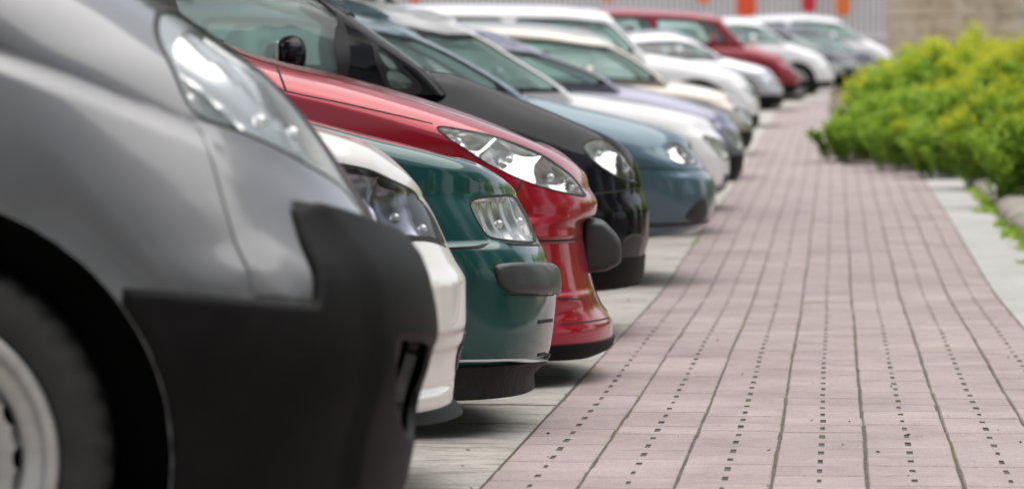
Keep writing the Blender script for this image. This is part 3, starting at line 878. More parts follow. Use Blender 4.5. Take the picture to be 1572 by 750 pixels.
for c in range(7):
    y = 3.0+coloff[c]
    while y < 92:
        x = PX0+TW*(c+.5)
        # keep out of the planting bed
        if not (y > 38.5 and y < 80 and x > .02+bend(y)):
            cands.append((y, x+bend(y), c))
        y += TL
cands.sort()
vis = [t for t in cands if t[0] > 9.2 and abs(t[1]) < .049*t[0]+.95]
own = set(vis[:300])
for t in cands:
    y, x, c = t
    k = int(rng.integers(0, 6)); me, V, F, tn = variants[k]
    dx = wob(y, c)+rng.normal()*.0007; dz = rng.normal()*.0009; rx, ry, rz_ = rng.normal()*.003, rng.normal()*.004, rng.normal()*.006
    slope = (float(T(y+.1))-float(T(y-.1)))/.2
    if t in own:
        o = link('paver', me, pav, (x+dx, y, float(T(y))+dz)); o.rotation_euler = (rx+math.atan(slope), ry, rz_)
    else:
        b0 = len(far_v)
        for v in V: far_v.append((x+dx+v[0]-rz_*v[1], y+v[1], float(T(y))+dz+v[2]+slope*v[1]))
        far_f += [tuple(i+b0 for i in f) for f in F]; far_t += [tn]*len(F)
fo = mk('paver_field', far_v, far_f, M_TILE, pav, smooth=False); fo.data.materials.append(M_SLOT)
fo.data.polygons.foreach_set('material_index', ([0]*12+[1]*5)*(len(far_f)//17))
fo['kind'] = 'stuff'
at = fo.data.attributes.new('tone', 'FLOAT', 'FACE'); at.data.foreach_set('value', far_t)

# ================================================================== the cars
P_GREY = paint('silver_grey_paint', (.135, .137, .143), .5, .40, dirt=.12)
P_WHITE = paint('white_paint', (.74, .725, .69), 0, .35, dirt=.06)
P_GREEN = paint('bottle_green_paint', (.006, .062, .058), .3, .35, dirt=.03)
P_RED = paint('cherry_red_paint', (.34, .005, .021), .25, .32, dirt=.02)
P_BLACK = paint('black_paint', (.006, .006, .009), 0, .25, dirt=.008); P_BLACK.node_tree.nodes['Principled BSDF'].inputs['Coat Weight'].default_value = .55
P_BLUE = paint('steel_blue_paint', (.070, .130, .168), .4, .35, dirt=.06)
P_WHITE2 = paint('bright_white_paint', (.78, .77, .78), 0, .35, dirt=.04)
P_NAVY = paint('slate_blue_paint', (.17, .17, .24), .6, .35, dirt=.08)
P_BEIGE = paint('champagne_paint', (.42, .385, .34), .6, .35, dirt=.08)
P_SILVER = paint('silver_paint', (.50, .50, .53), .7, .35, dirt=.06)
P_WINE = paint('wine_red_paint', (.24, .010, .025), .2, .32, dirt=.04)
P_DARK = paint('midnight_paint', (.018, .018, .035), .1, .3, dirt=.03)

def grille(c, z0, z1, ph=40, m=None, off=.004, name='lower_grille', n=8):
    sh = c.b; top = []; bot = []
    for a in np.linspace(-ph, ph, 2*n+1):
        s = c.phi(a); zs = float(sh.sh(sh.xref(abs(s))))-sh.rz
        top.append((s, z1-zs)); bot.append((s, z0-zs))
    return patch(sh, bot+top[::-1], off=off, pillow=.003, step=.06, depth=.005, name=name, m=m or M_DARK, parent=c.root, smooth=1)
def side_poly(c, pts):
    """list of (degrees round the nose, z) -> (S,q)"""
    sh = c.b; out = []
    for a, z in pts:
        s = c.phi(a); zs = float(sh.sh(sh.xref(abs(s))))-sh.rz
        d = z-zs; out.append((s, d if d < 0 else math.asin(min(1, d/sh.rz))/(math.pi/2)*sh.Lq))
    return out
def plate(c, z, m=None):
    x = float(c.b.tip(z))
    box('number_plate', mat('plate_white', (.7, .7, .68), .4), c.root, (x+.004, 0, z), (.012, .5, .11), .003)

# --- grey van -----------------------------------------------------
crease = pchip([(-1.6, 1.10), (-1.08, 1.025), (-.86, .985), (-.64, .925), (-.38, .875), (-.2, .80), (-.05, .76), (.05, .74)])
def van_extra(x, z):
    zc = crease(x); t = np.clip((zc-z)/.42, 0, 1)
    return -.085+.070*(1-(1-t)**2)+.022*sstep(zc+.020, zc-.020, z)+.03*np.clip((z-zc)/.3, 0, 1)
van = Car('delivery_van', 'silver grey delivery van with a black plastic bumper, nearest of the row', 7.43, .93,
          [(585, 800), (600, 760), (615, 725), (622, 690), (637, 610), (655, 550), (662, 500), (655, 455), (640, 412), (585, 352), (545, 290), (503, 225), (452, 160), (400, 108), (330, 58), (250, 6), (150, -45)],
          [(150, -45), (20, -95), (-147, -139)], [(-147, -139), (-450, -380), (-700, -590)], [(-752, -607), (-1100, -640), (-2500, -640)], P_GREY,
          length=4.8, D=.52, n=2.45, crown=.05, rz=.06, rw=.10, zbot=.19, axle=-.775, base=3.0, Rw=.35, rimr=.255, arch=.446, axle_z=.365, extra=van_extra, cat='van',
          widths=[(.1, .90), (.3, .93), (.9, .95), (1.15, .955), (1.4, .95)], tumble=.10, wheel_style='van', nosepatch=.016, screenD=.3, near_step=.03, q_rows=64)
crease = pchip([(float(p_[0]), float(p_[2])) for p_ in (van.b.P(*[np.array(v_) for v_ in van.sq(px, py)]) for px, py in ((-700, -40), (-300, 20), (-120, 60), (0, 95), (100, 130), (200, 170), (290, 205), (350, 232), (400, 260), (480, 302), (560, 345), (600, 372)))])
_ax = van.ray(-144, 700, -.80); van.axle = _ax[0]; van.axle_z = max(.35, _ax[1]); print('van axle', _ax, van.root.location)
sm = van.phi(3)
hl = van.poly([(238, 8), (233, 42), (256, 96), (291, 176), (340, 192), (385, 208), (480, 258), (520, 282), (550, 318), (574, 350), (577, 355)], sm)
hl += [(sm, hl[-1][1]+.01)]+[(sm, van.sq(x, y)[1]) for x, y in ((565, 330), (540, 292), (490, 226), (440, 164), (385, 108), (320, 58), (262, 14))]
van.lamp(hl, depth=.048, facet=.026, bezel=.03, cells=(.9, 1.1, .8), skew=-.4)
fp = van.poly([(299, 185), (340, 197), (385, 213), (480, 263), (520, 287), (566, 348), (480, 318), (450, 314), (444, 322), (452, 350), (476, 463), (384, 455), (345, 325)])
def both(c, pl, **k):
    patch(c.b, pl, parent=c.root, **k); patch(c.b, [(-s, q) for s, q in pl], parent=c.root, **k)
both(van, fp, off=.004, pillow=.006, step=.035, name='front_wing_panel', m=P_GREY, smooth=0)
# bumper: traced edge on the near side, mirrored across the nose, arch cut out of its ends
half = van.poly([(188, 441), (280, 448), (380, 458), (478, 466), (452, 352), (444, 324), (452, 314), (485, 320), (560, 345)])
top_c = [(van.phi(14), half[-1][1]-.02), (0.0, half[-1][1]-.02)]
lowz = .20
arcpts = []
for a in np.linspace(R(36), R(-22), 9):
    arcpts.append(van.b.inv(van.axle+.448*math.cos(a), max(.2, van.axle_z+.448*math.sin(a))))
bot = [(s, float(van.b.qb(np.array(s)))+.012) for s in np.linspace(arcpts[-1][0]-.02, 0, 9)]
near_half = half+top_c
poly_b = near_half+[(-s, q) for s, q in near_half[::-1][1:]]+[(-s, q) for s, q in arcpts]+[(-s, q) for s, q in bot]+bot[::-1][1:]+arcpts[::-1]
rec = van.poly([(586, 518), (640, 522), (652, 526), (640, 570), (622, 640), (612, 668), (598, 650), (588, 600), (590, 560)], van.phi(4))
r1_, r2_ = van.sq(478, 335), van.sq(535, 650)
def ridge(S_, q):
    sr = r1_[0]+(r2_[0]-r1_[0])*np.clip((q-r1_[1])/(r2_[1]-r1_[1]), -.3, 1.3)
    return .014*sstep(sr+.02, sr-.02, np.abs(S_))
van.holes += [smooth_poly(rec, 2), [(-s, q) for s, q in smooth_poly(rec, 2)]]
patch(van.b, poly_b, off=.016, pillow=.02, step=.03, holes=[rec, [(-s, q) for s, q in rec]], depth=.03, smooth=0, offfn=ridge, name='bumper', m=M_PLASTIC, parent=van.root, round_steps=5)
M_PLASTIC2 = mat('ground_lit_plastic', (.035, .029, .027), .6, vary=.2, vscale=12, spec=.2)  # lighter brown paints the ground light caught by the recess
both(van, [(a_*1.0, b_) for a_, b_ in rec], off=-.035, pillow=0, step=.03, depth=0, name='fog_lamp_recess', m=M_PLASTIC2, smooth=2)
fog = van.sq(603, 598)
fogp = [(fog[0]+.05*math.cos(t), fog[1]+.055*math.sin(t)) for t in np.linspace(0, 2*math.pi, 14, endpoint=False)]
both(van, fogp, off=-.018, pillow=.006, step=.02, depth=.01, name='fog_lamp', m=M_DARK, smooth=1)
grille(van, .42, .56, 8, M_DARK, .018)
van.finish(hood_to=van.wb[0]-.12)

# --- white car ----------------------------------------------------
def wh_extra(x, z):
    return -.065*sstep(.410, .400, z)*sstep(.258, .272, z)-.012*sstep(.60, .50, z)+.012*sstep(.272, .260, z)-.03*sstep(.232, .226, z)
wh = Car('white_hatchback', 'white car with dark smoked headlight and thin front lip, behind the grey van', 9.75, .80,
         [(640, 662), (690, 655), (703, 643), (709, 637), (709, 629), (695, 619), (700, 575), (706, 532), (712, 523), (716, 480), (716, 432), (700, 402), (689, 380), (681, 362), (664, 325), (650, 302)],
         [(650, 302), (620, 272), (580, 243), (540, 217), (480, 194), (400, 172), (320, 148), (230, 122)], [(230, 122), (80, 20), (-80, -80)], [(-180, -125), (-420, -150), (-1000, -150)], P_WHITE,
         D=.45, n=2.45, crown=.015, rz=.07, rw=.12, zbot=.198, extra=wh_extra, widths=[(.1, .77), (.3, .80), (.6, .80), (.8, .785), (1.1, .77)], q_rows=56)
M_SMOKE = mat('smoked_reflector', (.40, .40, .43), .2, .9)
M_LENSD = glass('smoked_lens', (.88, .88, .92), refl=.5)
hl = wh.poly([(505, 247), (523, 252), (567, 261), (607, 279), (642, 299), (662, 328), (680, 366), (683, 374), (640, 361), (612, 371), (585, 366), (540, 310)], wh.phi(8))
wh.lamp(hl, depth=.036, facet=.022, cells=(1, 1.2, .8), tint=M_LENSD, back=M_SMOKE)
lip = [(a, .196) for a in np.linspace(0, 110, 12)]+[(a, .227) for a in np.linspace(110, 0, 12)]
lp = side_poly(wh, lip); patch(wh.b, lp+[(-s, q) for s, q in lp[::-1]], off=.003, pillow=0, depth=0, step=.05, smooth=0, name='under_lip', m=M_PLASTIC, parent=wh.root)
grille(wh, .30, .39, 16)
ribbon(wh.b, wh.poly([(684, 378), (640, 364), (600, 376), (560, 372)]), .005, .001, M_SEAM, wh.root)
wh.finish()

# --- green car ----------------------------------------------------
def gr_extra(x, z):
    return -.016*sstep(.625, .585, z)*0 + .014*sstep(.56, .545, z)*sstep(.20, .26, z)-.02*sstep(.22, .205, z)
gr = Car('green_hatchback', 'dark bottle green car with black rubbing strip and scuffed black valance', 11.85, .80,
         [(740, 628), (800, 619), (812, 612), (818, 600), (815, 585), (815, 557), (837, 551), (843, 540), (851, 490), (854, 452), (855, 430), (850, 411), (841, 401), (834, 380), (828, 372), (812, 335), (793, 300)],
         [(793, 300), (760, 276), (700, 245), (650, 229), (560, 206), (465, 181), (380, 162), (300, 145), (250, 134)], [(250, 134), (100, 40), (-60, -45)], [(-129, -78), (-350, -100), (-900, -100)], P_GREEN,
         D=.42, n=2.4, crown=.014, rz=.05, rw=.06, zbot=.125, extra=gr_extra, length=3.7, widths=[(.1, .77), (.3, .795), (.55, .80), (.72, .79), (.85, .775), (1.1, .76)], q_rows=50, corner=[(.10, -.03), (.3, -.005), (.47, 0.), (.55, -.035), (.70, -.12)])
hl = gr.poly([(720, 313), (727, 305), (745, 301), (790, 300), (801, 315), (812, 336), (826, 371), (790, 371), (752, 366), (742, 355), (730, 335)], gr.phi(8))
gr.lamp(hl, depth=.032, facet=.02, cells=(1.8, .8), bezel=.02, skew=.25, ribs=14.)
st = gr.poly([(757, 407), (775, 403), (815, 402), (838, 403), (848, 408)], gr.phi(6)); st2 = gr.poly([(852, 449), (820, 451), (790, 450), (772, 444), (761, 428)], gr.phi(6))
q1, q2 = st[-1][1], st2[0][1]
pl = st+[(0., q1), ]; pl2 = [(0., q2)]+st2
full = pl+[(-s, q) for s, q in st[::-1]]+[(-s, q) for s, q in st2[::-1]]+pl2
patch(gr.b, full, off=.014, pillow=.016, step=.03, depth=.02, smooth=1, name='rubbing_strip', m=mat('rubbing_strip', (.035, .035, .038), .38, vary=.25, vscale=20), parent=gr.root, round_steps=5)
ribbon(gr.b, gr.poly([(640, 381), (695, 381), (734, 379), (746, 374), (754, 370), (790, 374), (827, 376)]), .006, .0012, M_SEAM, gr.root, 'bumper_gap')
va = side_poly(gr, [(a, .208) for a in np.linspace(0, 150, 16)]+[(a, .108) for a in np.linspace(150, 0, 16)])
patch(gr.b, va[:16]+va[16:]+[(-s, q) for s, q in va[16:][::-1]]+[(-s, q) for s, q in va[:16][::-1]], off=.008, pillow=.004, step=.04, depth=.01, smooth=0, name='valance', m=mat('scuffed_valance', (.010, .0095, .009), .6, color2=(.022, .020, .018), vscale=16, bump=.4, bscale=40, spec=.2), parent=gr.root)
ribbon(gr.b, gr.poly([(640, 551.5), (705, 551.5), (800, 551.5), (836, 551)]), .0022, .010, mat('pale_edge', (.45, .46, .45), .4), gr.root, 'valance_edge')
for yy in (491, 541):
    ribbon(gr.b, gr.poly([(826, yy+3), (838, yy+1), (848, yy)]), .010, .0015, M_SEAM, gr.root, 'grille_slot')
ribbon(gr.b, gr.poly([(772, 452.5), (810, 453), (850, 452)]), .004, .001, M_SEAM, gr.root, 'bumper_gap')
grille(gr, .27, .36, 9)
gr.finish()

# --- red car ------------------------------------------------------
zr = lambda y, s=460.: CAMH-(y-160)/s
def rd_extra(x, z):
    f = sstep(-.62, -.40, x)
    r = .020*sstep(zr(328), zr(350), z)*sstep(zr(371), zr(365), z)*sstep(-.06, -.13, x)
    r = r-.012*sstep(zr(366), zr(372), z)*sstep(zr(458), zr(400), z)
    r = r+.014*sstep(zr(450), zr(458), z)-.016*sstep(zr(462), zr(486), z)+.018*sstep(zr(490), zr(515), z)
    return r*f
rd = Car('red_hatchback', 'cherry red car with long swept-back headlight and black bumper block', 13.9, .86,
         [(850, 550), (905, 538), (937, 526), (941, 510), (941, 494), (936, 485), (918, 460), (905, 420), (897, 380), (893, 345), (900, 334), (914, 327), (917, 311), (905, 287)],
         [(905, 287), (880, 260), (840, 232), (760, 192), (680, 162), (600, 137), (520, 115), (425, 93), (380, 80), (345, 68)], [(345, 68), (180, -10), (40, -70)], [(0, -88), (-150, -105), (-700, -110)], P_RED,
         D=.52, n=2.4, crown=.02, rz=.11, rw=.24, zbot=.098, extra=rd_extra, widths=[(.1, .83), (.3, .855), (.6, .86), (.8, .85), (1.0, .82), (1.2, .80)], axle=-.85, q_rows=64, corner=[(.10, .0), (.45, -.02), (.66, -.05), (.75, -.10)])
hl = rd.poly([(664, 193), (700, 197), (750, 206), (800, 223), (840, 241), (872, 264), (892, 287), (903, 303), (880, 299), (840, 290), (800, 277), (760, 257), (720, 234), (690, 214)], rd.phi(8))
rd.lamp(hl, depth=.030, facet=.02, bezel=.012, cells=(.9, 1.3, 1.0, .8), skew=.5)
ribbon(rd.b, rd.poly([(400, 131), (439, 140), (485, 150), (560, 166), (664, 190)]), .0055, .0012, M_SEAM, rd.root, 'hood_gap')
ribbon(rd.b, rd.poly([(421, 91), (428, 112), (439, 140)]), .008, .0012, M_SEAM, rd.root, 'wing_gap')
ribbon(rd.b, rd.poly([(800, 280), (790, 300), (770, 320)]), .005, .0012, M_SEAM, rd.root, 'bumper_gap')
for ln_, w_ in (([(790, 369), (830, 370), (885, 367)], .007), ([(800, 456), (850, 457), (893, 459)], .005), ([(860, 497), (905, 493), (935, 488)], .005)):
    ribbon(rd.b, rd.poly(ln_), w_, .0012, M_SEAM, rd.root, 'bumper_crease_shade')  # dark ribbons paint the shadow lines along the bumper creases
# black block at the middle of the bumper
bv = []
V0 = [rd.ray(px, py, 0.)[:2] for px, py in ((880, 330), (912, 333), (930, 352), (939, 368), (939, 399), (915, 411), (880, 414))]
cross = [(-.36, .86), (-.33, .97), (-.27, 1.0), (.27, 1.0), (.33, .97), (.36, .86)]
vv = []; ff = []; nn = len(V0); xc = min(v[0] for v in V0)
zc_ = np.mean([v[1] for v in V0])
for w, k in cross:
    for x, z in V0: vv.append((xc+(x-xc)*k, w, zc_+(z-zc_)*k))
for j in range(len(cross)-1):
    for i in range(nn): ff.append((j*nn+i, j*nn+(i+1) % nn, (j+1)*nn+(i+1) % nn, (j+1)*nn+i))
ff += [tuple(range(nn))[::-1], tuple(range((len(cross)-1)*nn, len(cross)*nn))]
bb = mk('bumper_block', vv, ff, mat('bumper_rubber', (.035, .035, .036), .45), rd.root, smooth=True)
md = bb.modifiers.new('bevel', 'BEVEL'); md.width = .014; md.segments = 3; md.limit_method = 'ANGLE'; md.angle_limit = R(25)
us = side_poly(rd, [(a, .094) for a in np.linspace(0, 120, 14)]+[(a, .142) for a in np.linspace(120, 0, 14)])
patch(rd.b, us+[(-s, q) for s, q in us[::-1]], off=.010, pillow=0, depth=.01, step=.02, smooth=0, name='under_spoiler', m=M_PLASTIC, parent=rd.root)
grille(rd, .22, .36, 10)
rd.finish()

# --- black car ----------------------------------------------------
bk = Car('black_people_carrier', 'black people carrier with small front quarter window, beside the red car', 16.5, .86,
         [(890, 442), (955, 437), (984, 431), (989, 388), (996, 360), (997, 325), (988, 291)],
         [(988, 291), (972, 266), (948, 236), (918, 212), (868, 190), (800, 161), (720, 130), (668, 113)], [(650, 113), (545, 33), (490, -3)], [(440, -30), (330, -70), (100, -90), (-300, -92)], P_BLACK,
         D=.42, n=2.5, crown=.002, rz=.34, rw=.16, zbot=.20, screenD=.10, screen_n=3.4, length=4.2, win=[[(566, 63), (585, 76), (622, 108), (652, 138), (618, 146), (594, 140), (578, 100)], [(440, -42), (478, -14), (508, 12), (524, 34), (530, 62), (532, 112), (520, 140), (400, 128), (280, 118), (270, 60), (290, -50), (360, -52)], [(265, -50), (240, 60), (230, 118), (60, 118), (0, 40), (60, -60)]], axle=-.8)
hl = bk.poly([(893, 226), (903, 216), (922, 213), (940, 219), (957, 238), (974, 264), (981, 284), (960, 281), (930, 262), (906, 243)], bk.phi(8))
bk.lamp(hl, depth=.03, facet=.018, cells=(1, 1))
ribbon(bk.b, bk.poly([(830, 295), (900, 297), (960, 295), (985, 293)]), .006, .0012, M_SEAM, bk.root, 'bumper_gap')
grille(bk, .26, .40, 14); both(bk, side_poly(bk, [(38, .30), (60, .28), (60, .42), (38, .43)]), off=.003, pillow=.004, step=.03, name='fog_lamp', m=M_DARK)
va = side_poly(bk, [(a, .33) for a in np.linspace(0, 120, 12)]+[(a, .196) for a in np.linspace(120, 0, 12)])
patch(bk.b, va+[(-s, q) for s, q in va[::-1]], off=.008, pillow=0, depth=.01, step=.022, smooth=0, name='valance', m=M_PLASTIC, parent=bk.root)
bk.finish()

# --- blue car -----------------------------------------------------
bl = Car('blue_hatchback', 'steel blue car with blunt bumper, behind the black people carrier', 21.0, .82,
         [(1000, 362), (1060, 357), (1084, 346), (1096, 330), (1099, 300), (1096, 274), (1087, 263), (1075, 243), (1065, 229)],
         [(1065, 229), (1040, 212), (999, 196), (929, 176), (860, 160), (805, 147)], [(795, 147), (720, 98), (640, 56), (600, 36)], [(560, 14), (480, -8), (350, -15), (0, -15)], P_BLUE,
         D=.42, n=2.5, crown=.006, rz=.22, rw=.20, zbot=.23, screenD=.10, screen_n=3.2, length=3.8, axle=-.9, base=2.35)
hl = bl.poly([(1022, 222), (1040, 219), (1060, 235), (1072, 250), (1060, 252), (1030, 249)], bl.phi(8))
bl.lamp(hl, depth=.03, facet=.018)
both(bl, bl.poly([(1080, 296), (1084, 340), (1046, 338), (1060, 318)], bl.phi(20)), off=.003, pillow=.003, step=.03, name='bumper_intake', m=M_DARK)
ribbon(bl.b, bl.poly([(960, 258), (1020, 258), (1085, 262)]), .006, .0012, M_SEAM, bl.root, 'bumper_gap')
ribbon(bl.b, bl.poly([(970, 344), (1040, 344), (1088, 340)]), .02, .002, M_DARK, bl.root, 'valance')
grille(bl, .32, .42, 16)
bl.finish()

# --- the rest of the row, further and further off ------------------
def far_car(name, label, yc, W, nose, hood, wind, roof, body, lamp=(22, 62, .06, .20), lower=None, **k):
    k.setdefault('rot', R(8)); c = Car(name, label, yc, W, nose, hood, wind, roof, body, near_step=.06, q_rows=14, **k)
    zt = max(z for x, z in c.loc(nose)[-1:])
    a0, a1, d0, d1 = lamp
    pl = side_poly(c, [(a0, zt-d1), (a0, zt-d0-.03), (a1*.7, zt-d0), (a1, zt-d0+.03), (a1, zt-d0-.03), (a1*.75, zt-d1)])
    c.lamp(pl, depth=.03, facet=.018)
    zb = k.get('zbot', .2)
    grille(c, zb+.06, zb+.18, 40)
    if lower:
        va = side_poly(c, [(a, zb+lower) for a in np.linspace(0, 120, 10)]+[(a, zb+.01) for a in np.linspace(120, 0, 10)])
        patch(c.b, va+[(-s, q) for s, q in va[::-1]], off=.006, pillow=0, step=.07, depth=.006, smooth=0, name='valance', m=M_PLASTIC, parent=c.root)
    c.finish()
    return c
far_car('white_hatchback', 'white hatchback with dark corner of its side window, next to the blue car', 26.0, .83,
        [(1080, 300), (1110, 291), (1119, 272), (1120, 240), (1111, 215), (1097, 198)], [(1097, 198), (1075, 184), (1040, 172), (980, 158), (930, 150), (877, 142)],
        [(870, 142), (795, 92), (745, 60), (700, 40)], [(650, 20), (600, 6), (540, 0), (200, 0)], P_WHITE2, D=.42, n=2.6, screenD=.10, screen_n=3.2, win_split=(.35, 1.2, 2.1), lower=.10)
far_car('slate_blue_hatchback', 'slate blue car with bright headlight, between the white hatchback and the champagne car', 29.5, .82,
        [(1105, 286), (1130, 276), (1141, 250), (1142, 225), (1137, 205), (1127, 188)], [(1127, 188), (1100, 172), (1060, 158), (1000, 140), (946, 130)],
        [(940, 130), (832, 82), (785, 62)], [(755, 52), (700, 40), (640, 36), (300, 36)], P_NAVY, D=.42, n=2.6, screenD=.10, screen_n=3.2, lower=.20)
far_car('champagne_people_carrier', 'champagne coloured tall car with green tinted windscreen, in front of the white off-roader', 36.0, .85,
        [(1115, 238), (1146, 229), (1155, 212), (1156, 190), (1149, 170), (1139, 158)], [(1139, 158), (1110, 144), (1070, 132), (1022, 124)],
        [(1018, 124), (960, 82), (920, 60)], [(895, 48), (820, 37), (720, 33), (400, 33)], P_BEIGE, D=.42, n=2.6, screenD=.12, screen_n=3.0, lower=.22)
far_car('white_off_roader', 'white tall off-roader with white hood, behind the champagne car', 42.0, .90,
        [(1130, 208), (1156, 201), (1165, 185), (1166, 160), (1159, 140), (1149, 128)], [(1149, 128), (1120, 112), (1080, 100), (1030, 89), (990, 83)],
        [(986, 83), (956, 50), (932, 26)], [(912, 15), (850, 9), (700, 7), (400, 7)], P_WHITE2, D=.40, n=3.0, screenD=.14, screen_n=3.0, length=4.5, lower=.2, Rw=.36, arch=.42, rimr=.22, tumble=.12)
far_car('silver_saloon', 'low silver saloon parked before the dark red van', 52.0, .85,
        [(1176, 174), (1196, 166), (1203, 152), (1203, 140), (1197, 126), (1191, 119)], [(1191, 119), (1170, 106), (1150, 99), (1125, 93), (1105, 88)],
        [(1103, 88), (1073, 69), (1053, 57)], [(1043, 52), (1015, 46), (975, 48), (800, 56)], P_SILVER, D=.42, n=2.6, screenD=.14, screen_n=3.0, lower=.2)
far_car('red_van', 'dark red tall van with large pale windows beneath the fence', 60.0, .92,
        [(1200, 152), (1220, 144), (1228, 132), (1228, 118), (1221, 105), (1209, 96)], [(1209, 96), (1190, 85), (1165, 76), (1140, 69)],
        [(1138, 69), (1117, 46), (1102, 29)], [(1092, 21), (1040, 15), (930, 11), (750, 11)], P_WINE, D=.40, n=3.0, screenD=.14, screen_n=3.0, length=4.6, lower=.16, cat='van', tumble=.08, pillar=.10)
far_car('white_hatchback', 'small white car right of the dark red van', 67.0, .84,
        [(1258, 142), (1276, 135), (1282, 122), (1281, 108), (1271, 96)], [(1271, 96), (1250, 84), (1225, 74), (1205, 66)],
        [(1203, 66), (1178, 46), (1163, 36)], [(1148, 29), (1130, 26), (1100, 27), (950, 30)], P_WHITE2, D=.42, n=2.6, screenD=.14, screen_n=3.0, lower=.12)
far_car('dark_blue_saloon', 'midnight blue car turned towards the viewer with twin bright headlights by the bushes', 73.5, .85,
        [(1330, 136), (1346, 129), (1352, 118), (1351, 105), (1343, 95)], [(1343, 95), (1322, 85), (1302, 80), (1282, 77)],
        [(1280, 77), (1252, 56), (1237, 47)], [(1224, 42), (1192, 39), (1162, 40), (1012, 44)], P_DARK, D=.40, n=2.6, screenD=.2, screen_n=2.6, rot=R(-38), lower=.2, lamp=(34, 66, .05, .20))
far_car('white_estate_car', 'white car with long roof, farthest of the row below the fence', 81.0, .85,
        [(1366, 134), (1380, 126), (1385, 112), (1380, 97), (1370, 88)], [(1370, 88), (1355, 77), (1340, 69), (1325, 61)],
        [(1323, 61), (1298, 42), (1283, 32)], [(1270, 26), (1230, 22), (1170, 24), (1050, 26)], P_WHITE2, D=.42, n=2.6, screenD=.14, screen_n=3.0, lower=.12)

# ================================================================== planting
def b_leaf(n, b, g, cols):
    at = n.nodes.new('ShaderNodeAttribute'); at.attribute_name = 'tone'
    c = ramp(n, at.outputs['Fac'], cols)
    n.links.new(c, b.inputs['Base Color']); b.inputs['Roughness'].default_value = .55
    tr = n.nodes.new('ShaderNodeBsdfTranslucent'); n.links.new(c, tr.inputs[0])
    mx = n.nodes.new('ShaderNodeMixShader'); mx.inputs[0].default_value = .45
    out = n.nodes['Material Output']; n.links.new(b.outputs[0], mx.inputs[1]); n.links.new(tr.outputs[0], mx.inputs[2]); n.links.new(mx.outputs[0], out.inputs['Surface'])
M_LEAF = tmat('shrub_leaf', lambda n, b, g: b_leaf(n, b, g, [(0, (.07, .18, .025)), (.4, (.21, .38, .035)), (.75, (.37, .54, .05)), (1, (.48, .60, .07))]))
M_FLOWER = tmat('shrub_flower', lambda n, b, g: b_leaf(n, b, g, [(0, (.46, .54, .03)), (.5, (.64, .66, .04)), (1, (.78, .75, .06))]))
M_TREE = tmat('tree_leaf', lambda n, b, g: b_leaf(n, b, g, [(0, (.020, .045, .012)), (.5, (.035, .075, .016)), (1, (.06, .11, .02))]))
M_STEM = mat('green_stem', (.10, .13, .04), .8, vary=.3)
M_BARK = mat('bark', (.09, .07, .055), .9, vary=.35, vscale=12, bump=.6, bscale=25)
def leaves_mesh(name, P, D, L, Wd, tone, m, seed=0):
    """many small bent leaves: base P, direction D, length L, width Wd"""
    r = np.random.default_rng(seed); n = len(P)
    up = r.normal(size=(n, 3)); sd_ = np.cross(D, up); sd_ /= np.linalg.norm(sd_, axis=1, keepdims=True)+1e-9
    nz = np.cross(sd_, D)
    mid = P+D*(L*.5)[:, None]+nz*(L*.10)[:, None]; tip = P+D*L[:, None]-nz*(L*.06)[:, None]
    w = sd_*(Wd/2)[:, None]
    V = np.stack([P, mid-w, mid+w, tip], 1).reshape(-1, 3)
    idx = np.arange(n)*4
    F = np.stack([idx, idx+1, idx+2], 1); F2 = np.stack([idx+1, idx+3, idx+2], 1)
    me = bpy.data.meshes.new(name)
    Fa = np.concatenate([F, F2])
    me.vertices.add(len(V)); me.vertices.foreach_set('co', V.ravel())
    me.loops.add(len(Fa)*3); me.loops.foreach_set('vertex_index', Fa.ravel())
    me.polygons.add(len(Fa)); me.polygons.foreach_set('loop_start', np.arange(len(Fa))*3); me.polygons.foreach_set('loop_total', np.full(len(Fa), 3))
    me.update(); me.validate()
    at = me.attributes.new('tone', 'FLOAT', 'FACE'); at.data.foreach_set('value', np.concatenate([tone, tone]))
    me.materials.append(m)
    return me
def unit(v): return v/(np.linalg.norm(v, axis=-1, keepdims=True)+1e-9)
def tube(pts, r0, r1, seg=5):
    V = []; F = []; n = len(pts)
    for i, p in enumerate(pts):
        p = np.array(p); d = np.array(pts[min(i+1, n-1)])-np.array(pts[max(i-1, 0)]); d = d/(np.linalg.norm(d)+1e-9)
        a = np.cross(d, [.3, .9, .1]); a /= np.linalg.norm(a); b = np.cross(d, a); r = r0+(r1-r0)*i/(n-1)
        for k in range(seg):
            t = 2*math.pi*k/seg; V.append(p+r*(a*math.cos(t)+b*math.sin(t)))
    for i in range(n-1):
        for k in range(seg): F.append((i*seg+k, i*seg+(k+1) % seg, (i+1)*seg+(k+1) % seg, (i+1)*seg+k))
    return V, F
